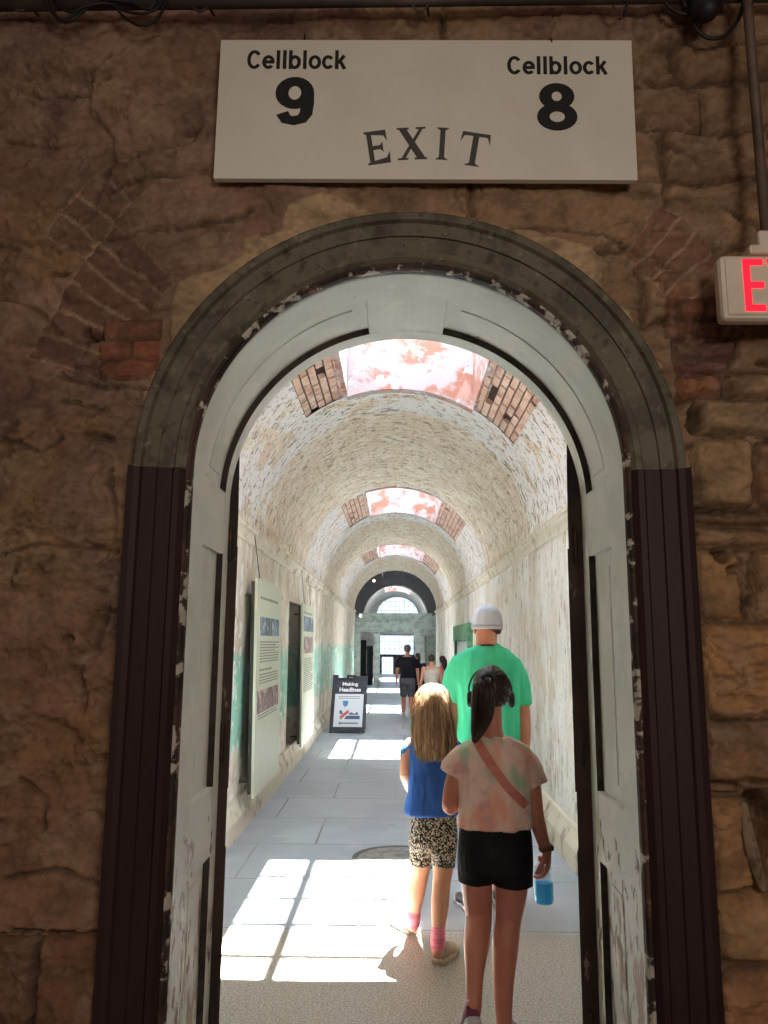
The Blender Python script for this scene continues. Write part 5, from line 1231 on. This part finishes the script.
# long loose hair
hrw = [(684.5, 430.5, 435.5, .02, 0), (687, 424, 442, .06, 0), (693, 418.5, 447, .09, 0), (703, 415.5, 450, .105, -.01), (717, 413.5, 452.5, .105, -.02), (731, 413.5, 454.5, .095, -.035), (743, 415, 455, .075, -.05), (752, 417, 454.5, .055, -.062), (757, 419, 453, .04, -.066)]
bm = bmesh.new(); rowloft(bm, [(a, b+1.2, c-1.2, d*.92, e-.005) for a, b, c, d, e in hrw[:7]], Y2g+.01, 2.2, 30)
rb = random.Random(9); paths = []
ctr = [(aty((b+c)/2, a, Y2g+.01+e), (aty(c, a, Y2g).x-aty(b, a, Y2g).x)/2, d) for a, b, c, d, e in hrw]
for i in range(420):
    an_ = rb.uniform(PI*1.0, PI*2.0) if rb.random() < .8 else rb.choice((rb.uniform(.55, 1.0)*PI*.0+rb.uniform(0, .9), PI-rb.uniform(0, .9)))
    k = rb.uniform(.93, 1.06); pts = []; w0 = rb.uniform(0, 6); am = rb.uniform(.0, .010); stop = rb.choice((6, 7, 8, 8, 8))
    for j in range(stop+1):
        c, rx, ry = ctr[j]; a = an_+.12*math.sin(w0+j*.9)
        z_ = c.z+rb.uniform(-.005, .005)-(rb.uniform(0, .03) if j == stop else 0)
        pts.append(V((c.x+rx*k*math.cos(a)+am*math.sin(w0+j*1.3), c.y+ry*k*math.sin(a), z_)))
    paths.append(pts)
strands(bm, paths, .0034, 4, 3); obj('hair', bm, M_blonde, g2, True)

# ------------------------------------------------------------------ man in the green shirt
Y3g = 4.97; q = pxs(Y3g)
mn_ = thing('person', 'tall man in bright green shirt and white cap walking ahead of the girls', 'person', (q(487, 900).x, Y3g, 0))
hc = q(487, 628.5, .03); hs_ = .24
bm = bmesh.new(); head(bm, hc, hs_)
tube(bm, [q(486.5, 634, -.015), q(486.5, 646, -.01), q(487, 656, 0)], [.070, .066, .08], 16, 2)
rowloft(bm, [(650, 474, 500, .07, 0), (657, 461, 513, .09, 0), (675, 458, 517, .11, 0), (730, 460, 516, .115, 0), (780, 461, 514, .11, 0), (815, 461, 515, .12, 0)], Y3g)
for k, (sx_, s2) in enumerate(((-1, 470), (1, 504))):
    dy = -.06 if k == 0 else .12
    fx = atz((471, 499)[k], (912, 904)[k]); an = V((fx.x, fx.y+.03, .085))
    hip = q(s2+(2 if k == 0 else -2), 800); kn = hip.lerp(an, .48)+V((0, .05, 0))
    tube(bm, [hip, hip.lerp(kn, .5), kn, kn.lerp(an, .35)+V((0, -.02, 0)), kn.lerp(an, .85), an], [.095, .085, .062, .062, .043, .04], 18, 4)
    if k == 0: mL = (fx, kn, hip)
    else: mR = (fx, kn, hip)
wl = q(455, 782, .22); wr = q(518, 782, .22)
tube(bm, [q(462, 668), q(453.5, 690), q(450.5, 728, -.02), q(452, 750, .06), wl], [.046, .048, .045, .043, .032], 16, 4); hand(bm, wl, (.2, .8, -.1), (.8, 0, -.3), (0, .3, .9), .19, .7)
tube(bm, [q(512, 668), q(519.5, 690), q(523.5, 728, -.02), q(522, 752, .06), wr], [.046, .048, .046, .044, .032], 16, 4); hand(bm, wr, (-.2, .8, -.1), (-.8, 0, -.3), (0, .3, .9), .19, .7)
me = fuse(bm, .006, 3, .4); obj('body', me, M_skin_m, mn_); face_parts(mn_, hc, hs_)
bm = bmesh.new()
rowloft(bm, [(645, 476, 498, .07, 0), (649, 468, 506, .085, 0), (654, 459, 514, .105, 0), (661, 454, 520, .12, 0), (680, 454, 521, .135, 0), (720, 456, 520, .14, 0), (770, 455, 521, .145, 0), (796, 454.5, 521.5, .148, 0), (799, 455.5, 520.5, .145, 0)], Y3g, 2.5, 36)
tube(bm, [q(463, 662), q(456, 676), q(451.2, 702)], [.066, .066, .064], 18, 3, ends=False); tube(bm, [q(511, 662), q(518, 678), q(522.5, 705)], [.066, .067, .066], 18, 3, ends=False)
me = fuse(bm, .0065, 4, .5, folds(15, .015, 5))
M_grnc = mat('green_cotton', (84, 224, 172), .8, [dict(c=(66, 208, 154), s=4, lo=.42, hi=.62, amt=.7)], (240, .1, .002), spec=.2)
obj('shirt', me, M_grnc, mn_)
bm = bmesh.new(); rowloft(bm, [(782, 460, 516, .125, 0), (800, 459, 517, .14, 0), (822, 459, 517, .14, 0), (830, 461, 515, .12, 0)], Y3g)
for fx, kn, hip in (mL, mR): tube(bm, [hip+V((0, 0, .02)), hip.lerp(kn, .55), hip.lerp(kn, .92)], [.10, .102, .098], 18, 3)
me = fuse(bm, .0065, 4, .5, folds(12, .005, 3)); M_khaki = mat('grey_shorts', (96, 98, 104), .85, [dict(c=(80, 82, 88), s=6, lo=.42, hi=.6)], spec=.2); obj('shorts', me, M_khaki, mn_)
M_dksh = mat('dark_shoe', (70, 62, 66), .7, [dict(c=(160, 80, 90), s=14, lo=.6, hi=.65)])
for fx, kn, hip in (mL, mR): shoe(mn_, V((fx.x, fx.y-.03, .001)), math.radians(10 if fx is mL[0] else -8), 0, .285, M_dksh, M_solew, M_solew)
# cap, worn peak forward
M_capw = mat('cap_white', (222, 226, 238), .75, [dict(c=(204, 208, 222), s=6, lo=.45, hi=.62)], (260, .08, .002)); M_capb = mat('cap_band', (196, 198, 206), .75); M_hairm = mat('hair_brown', (96, 72, 56), .7, [dict(c=(70, 50, 40), s=60, lo=.45, hi=.6)])
cc = hc+V((0, -.012, .052)); bm = bmesh.new(); rg = []
for b in np.linspace(-.12, 1.5, 12):
    rg.append([cc+V((.1*math.cos(b)**.72*math.cos(t), .118*math.cos(b)**.72*math.sin(t), .126*math.sin(b)-.026)) for t in np.linspace(0, 2*PI, 36, endpoint=False)])
loft(bm, rg); cp = obj('cap', bm, M_capw, mn_, True)
bm = bmesh.new(); loft(bm, [[cc+V((.1012*math.cos(t), .1192*math.sin(t), z)) for t in np.linspace(0, 2*PI, 36, endpoint=False)] for z in (-.058, -.03)]); obj('cap_band', bm, M_capb, cp, True)  # lower band greyer than the crown: shade put into its colour
bm = bmesh.new(); loft(bm, [[cc+V((.075*math.cos(t), .095+.10*k*math.sin(t)**.8 if k else .09, -.028-.022*k+h)) for t in np.linspace(.05, PI-.05, 18)]+[cc+V((.075*math.cos(t), .095+.10*k*math.sin(t)**.8 if k else .09, -.033-.022*k+h)) for t in np.linspace(PI-.05, .05, 18)] for k, h in ((0, 0), (.5, .0), (1, 0))]); obj('peak', bm, M_capw, cp, True)
bm = bmesh.new(); ellipsoid(bm, cc+V((0, 0, .101)), (.011, .011, .006), n=10); obj('cap_button', bm, M_capb, cp, True)
bm = bmesh.new()
for k in range(6):
    t0 = k*PI/3+.3; tube(bm, [cc+V((.1005*math.cos(b)**.72*math.cos(t0), .1185*math.cos(b)**.72*math.sin(t0), .1265*math.sin(b)-.026)) for b in np.linspace(-.05, 1.45, 8)], .0013, 5, 1)
obj('cap_seams', bm, M_capb, cp, True)
bm = bmesh.new(); rg = []
for b in np.linspace(-.62, -.1, 6): rg.append([hc+V((.083*math.cos(b*.5)*math.cos(t), -.012+.097*math.cos(b*.6)*math.sin(t), .095*math.sin(b)+.02)) for t in np.linspace(PI*.96, PI*2.04, 26)]+[hc+V((.07*math.cos(t), -.012+.08*math.sin(t), .095*math.sin(b)+.02)) for t in np.linspace(PI*2.04, PI*.96, 26)])
loft(bm, rg); obj('hair', bm, M_hairm, mn_, True)
M_lan = mat('lanyard_maroon', (96, 34, 40), .7); bm = bmesh.new(); nb = q(487, 647, 0)
tube(bm, [nb+V((.066*math.cos(t), .085*math.sin(t)-.0, .012-.035*(1+math.sin(t))*.5+.0*t)) for t in np.linspace(PI*.6, PI*2.4, 20)]+[nb+V((.03, .125, -.12)), nb+V((0, .14, -.2))], .006, 8, 2); obj('lanyard', bm, M_lan, mn_, True)

# ------------------------------------------------------------------ visitors far down the corridor
def visitor(label, x, y, H, top, bottom, hairm, skinm, long_=False, tank=False, yaw=0, stride=.10, arm=.0, vox=.013, hat=None, longhair=False, legs_bare=True):
    r = thing('person', label, 'person', (x, y, 0)); Rz = rotZ(yaw); P = lambda a, b, c: V((x, y, 0))+Rz @ V((a*H, b*H, c*H))
    bm = bmesh.new(); hc_ = P(0, .01, .93); head(bm, hc_, .135*H, yaw); tube(bm, [P(0, 0, .88), P(0, 0, .82)], [.033*H, .04*H], 12, 1)
    def tor(bm, g, z0=.5, z1=.84, wide=1.0):
        rg = []
        for z, rx, ry in ((z1, .045, .035), (z1-.02, .095*wide, .05), (.77, .108*wide, .06), (.70, .10*wide, .065), (.62, .088*wide, .06), (.55, .098*wide, .065), (.5, .10*wide, .07)):
            if z < z0-.001: continue
            rg.append([P((rx+g)*math.cos(t), (ry+g)*math.sin(t), z) for t in np.linspace(0, 2*PI, 22, endpoint=False)])
        loft(bm, rg)
    tor(bm, 0); hips = []
    for k, s_ in ((-1, stride), (1, -stride)):
        an = P(.05*k, s_, .05); kn = P(.052*k, s_*.55+.02, .28); hp_ = P(.052*k, 0, .5)
        tube(bm, [hp_, hp_.lerp(kn, .5), kn, kn.lerp(an, .35)-Rz @ V((0, .01*H, 0)), an], [.06*H, .052*H, .037*H, .036*H, .024*H], 12, 3); hips.append((hp_, kn, an))
        sh_ = P(.115*k, 0, .80); el = P(.145*k, -.01-s_*.2, .64); wr_ = P((.135+arm)*k, .05-s_*.5, .50)
        tube(bm, [sh_, sh_.lerp(el, .5), el, wr_], [.032*H, .029*H, .025*H, .019*H], 12, 3); hand(bm, wr_, wr_-el, (-k, 0, 0), (0, 1, 0), .10*H, .5)
    obj('body', fuse(bm, vox, 2, .4), skinm, r)
    bm = bmesh.new(); tor(bm, .009, .5, .835 if not tank else .80)
    if not tank:
        for k, s_ in ((-1, stride), (1, -stride)):
            tube(bm, [P(.10*k, 0, .805), P(.125*k, -.003-s_*.04, .75), P(.137*k, -.006-s_*.12, .70)], [.040*H, .041*H, .040*H], 12, 2)
    else:
        for k in (-1, 1): tube(bm, [P(.055*k, -.055, .77), P(.058*k, -.02, .835), P(.058*k, .02, .835), P(.055*k, .055, .77)], .013*H, 8, 3)
    obj('shirt', fuse(bm, vox, 2, .4), top, r)
    bm = bmesh.new(); tor(bm, .012, .5, .55) if False else None
    rg = [[P((rx)*math.cos(t), ry*math.sin(t), z) for t in np.linspace(0, 2*PI, 22, endpoint=False)] for z, rx, ry in ((.56, .098, .07), (.52, .112, .08), (.47, .11, .082), (.44, .09, .07))]; loft(bm, rg)
    for hp_, kn, an in hips:
        e = an if long_ else hp_.lerp(kn, .85); tube(bm, [hp_, hp_.lerp(e, .5), e], [.064*H, .06*H, (.04 if long_ else .055)*H], 12, 2)
    obj('trousers' if long_ else 'shorts', fuse(bm, vox, 2, .4), bottom, r)
    for hp_, kn, an in hips: shoe(r, V((an.x, an.y, .001))-Rz @ V((0, .03*H, 0)), yaw, 0, .155*H, M_solew, M_sol2)
    bm = bmesh.new(); s_ = .135*H
    rg = [[hc_+Rz @ V((.37*s_*math.cos(b)*math.cos(t), (-.06+.43*math.cos(b)*math.sin(t))*s_-(0 if b > .2 or math.sin(t) < .2 else .22*s_*math.sin(t)), (.12+.45*math.sin(b))*s_)) for t in np.linspace(0, 2*PI, 24, endpoint=False)] for b in np.linspace(-.8 if not longhair else -1.0, 1.5, 9)]
    loft(bm, rg)
    if longhair: tube(bm, [P(0, -.045, .93), P(0, -.06, .87), P(0, -.062, .80)], [.045*H, .042*H, .022*H], 12, 3, flat=.6)
    obj('hair', bm, hairm, r, True)
    if hat:
        bm = bmesh.new(); c2 = hc_+V((0, 0, .14*s_)); loft(bm, [[c2+Rz @ V((.41*s_*math.cos(b)*math.cos(t), -.05*s_+.48*s_*math.cos(b)*math.sin(t), .46*s_*math.sin(b))) for t in np.linspace(0, 2*PI, 24, endpoint=False)] for b in np.linspace(0, 1.5, 8)])
        cpo = obj('cap', bm, hat, r, True); bm = bmesh.new(); loft(bm, [[c2+Rz @ V((.34*s_*math.cos(t), .3*s_+.55*s_*k*math.sin(t), h-.03*s_)) for t in np.linspace(0, PI, 14)] for k, h in ((0.2, .0), (1.0, -.01), (1.0, -.02), (.2, -.02))], caps=False, closed=False); obj('peak', bm, hat, cpo)
    return r
M_navy = mat('charcoal_shirt', (44, 46, 58), .85, [dict(c=(34, 36, 46), s=5, lo=.45, hi=.6)], spec=.2); M_gsh = mat('grey_cotton', (104, 106, 112), .85, [dict(c=(86, 88, 94), s=6, lo=.45, hi=.6)]); M_cream = mat('cream_top', (222, 212, 198), .85, [dict(c=(204, 192, 176), s=6, lo=.45, hi=.6)]); M_rose = mat('pink_top', (222, 124, 148), .85, [dict(c=(200, 104, 130), s=6, lo=.45, hi=.6)])
M_gcap = mat('cap_grey', (92, 96, 104), .8)
v1p = atz(406, 717); v1 = visitor('man in charcoal shirt with back print, grey shorts and grey cap, walking away', v1p.x+.03, v1p.y+.05, 1.54, M_navy, M_gsh, M_hairm, M_skin_m, hat=M_gcap, stride=.11, arm=.02)
bm = bmesh.new(); M_print = mat('shirt_print', (150, 120, 118), .8); yb = v1p.y+.05; rb = random.Random(3)
bv = surf(v1.children[1].data, v1)
o_ = lambda px, py: on(bv, px, py, .006)
for i in range(7):
    y0_ = 659+i*3.0
    for (a, b) in ((401.5, 405.5), (406.2, 411.5)) if i % 2 else ((401.5, 408), (408.8, 411.5)):
        ps = [o_(a, y0_), o_(b, y0_), o_(b, y0_+1.8), o_(a, y0_+1.8)]
        if all(ps): bm.faces.new([bm.verts.new(p) for p in ps])
r_ = bmesh.ops.extrude_face_region(bm, geom=bm.faces[:]); bmesh.ops.translate(bm, vec=(0, .004, 0), verts=[g for g in r_['geom'] if isinstance(g, bmesh.types.BMVert)])
obj('back_print', bm, M_print, v1)
p = aty(418, 660, 17.75); visitor('dark-haired visitor in dark clothes half hidden behind the charcoal-shirted man', p.x, 17.75, 1.36, M_navy, M_blks, M_dark, M_skin_t, long_=True, stride=.07, vox=.015, longhair=True)
p = aty(431.5, 660, 15.6); visitor('woman in cream tank top with dark hair and black shorts down the corridor', p.x, 15.6, 1.36, M_cream, M_blks, M_dark, M_skin_f, tank=True, stride=.05, vox=.015, arm=.05)
p = aty(442.5, 660, 16.0); visitor('dark-haired visitor in pink top beside the woman in cream tank top', p.x, 16.0, 1.33, M_rose, M_blks, M_dark, M_skin_f, long_=True, stride=.05, vox=.015, longhair=True, yaw=.5)
# ================================================================== LIGHT
wd = bpy.data.worlds.new('sky'); SC.world = wd; wd.use_nodes = True
bg = wd.node_tree.nodes['Background']; bg.inputs[0].default_value = (*lin((216, 232, 255)), 1); bg.inputs[1].default_value = SKY_STRENGTH
def light(name, kind, loc, energy, color=(1, 1, 1), rot=None, size=None, sizey=None, portal=False):
    l = bpy.data.lights.new(name, kind); l.energy = energy; l.color = color
    o = bpy.data.objects.new(name, l); COL.objects.link(o); o.location = loc
    if rot is not None: o.rotation_euler = rot
    if kind == 'AREA':
        l.shape = 'RECTANGLE'; l.size = size; l.size_y = sizey or size
        if portal: l.cycles.is_portal = True
    return o
s = light('sun', 'SUN', (0, 0, 12), SUN_STRENGTH, lin((255, 250, 242)))
s.data.angle = math.radians(.55); s.rotation_euler = V((-.115, -.195, -1)).to_track_quat('-Z', 'Y').to_euler()
for s0, sl_ in [(s, SKL) for s in SK]+SK2:
    light('portal_skylight', 'AREA', ((SX0+SX1)/2, s0+sl_/2, ZG+.06), 1, size=SX1-SX0+.1, sizey=sl_+.1, portal=True)
light('portal_end', 'AREA', (fcx, YE2+.34, 2.0), 1, rot=(-PI/2, 0, 0), size=2.2, sizey=4.0, portal=True)
# two unseen area lights added behind the viewer to light the front wall
for loc, e, sz in HALL_FILLS:
    l = light('hall_fill', 'AREA', loc, e, lin((255, 243, 228)), size=sz)
    l.rotation_euler = (V((.15, 2.2, 1.9))-V(loc)).to_track_quat('-Z', 'Y').to_euler()
SC.view_settings.view_transform = 'Standard'; SC.view_settings.look = 'None'; SC.view_settings.gamma = 1.0
SC.view_settings.use_curve_mapping = False; SC.view_settings.exposure = EXPOSURE
SC.cycles.use_denoising = True
SC.cycles.max_bounces = 14; SC.cycles.diffuse_bounces = 8; SC.cycles.transparent_max_bounces = 16
SC.cycles.sample_clamp_indirect = 12.0
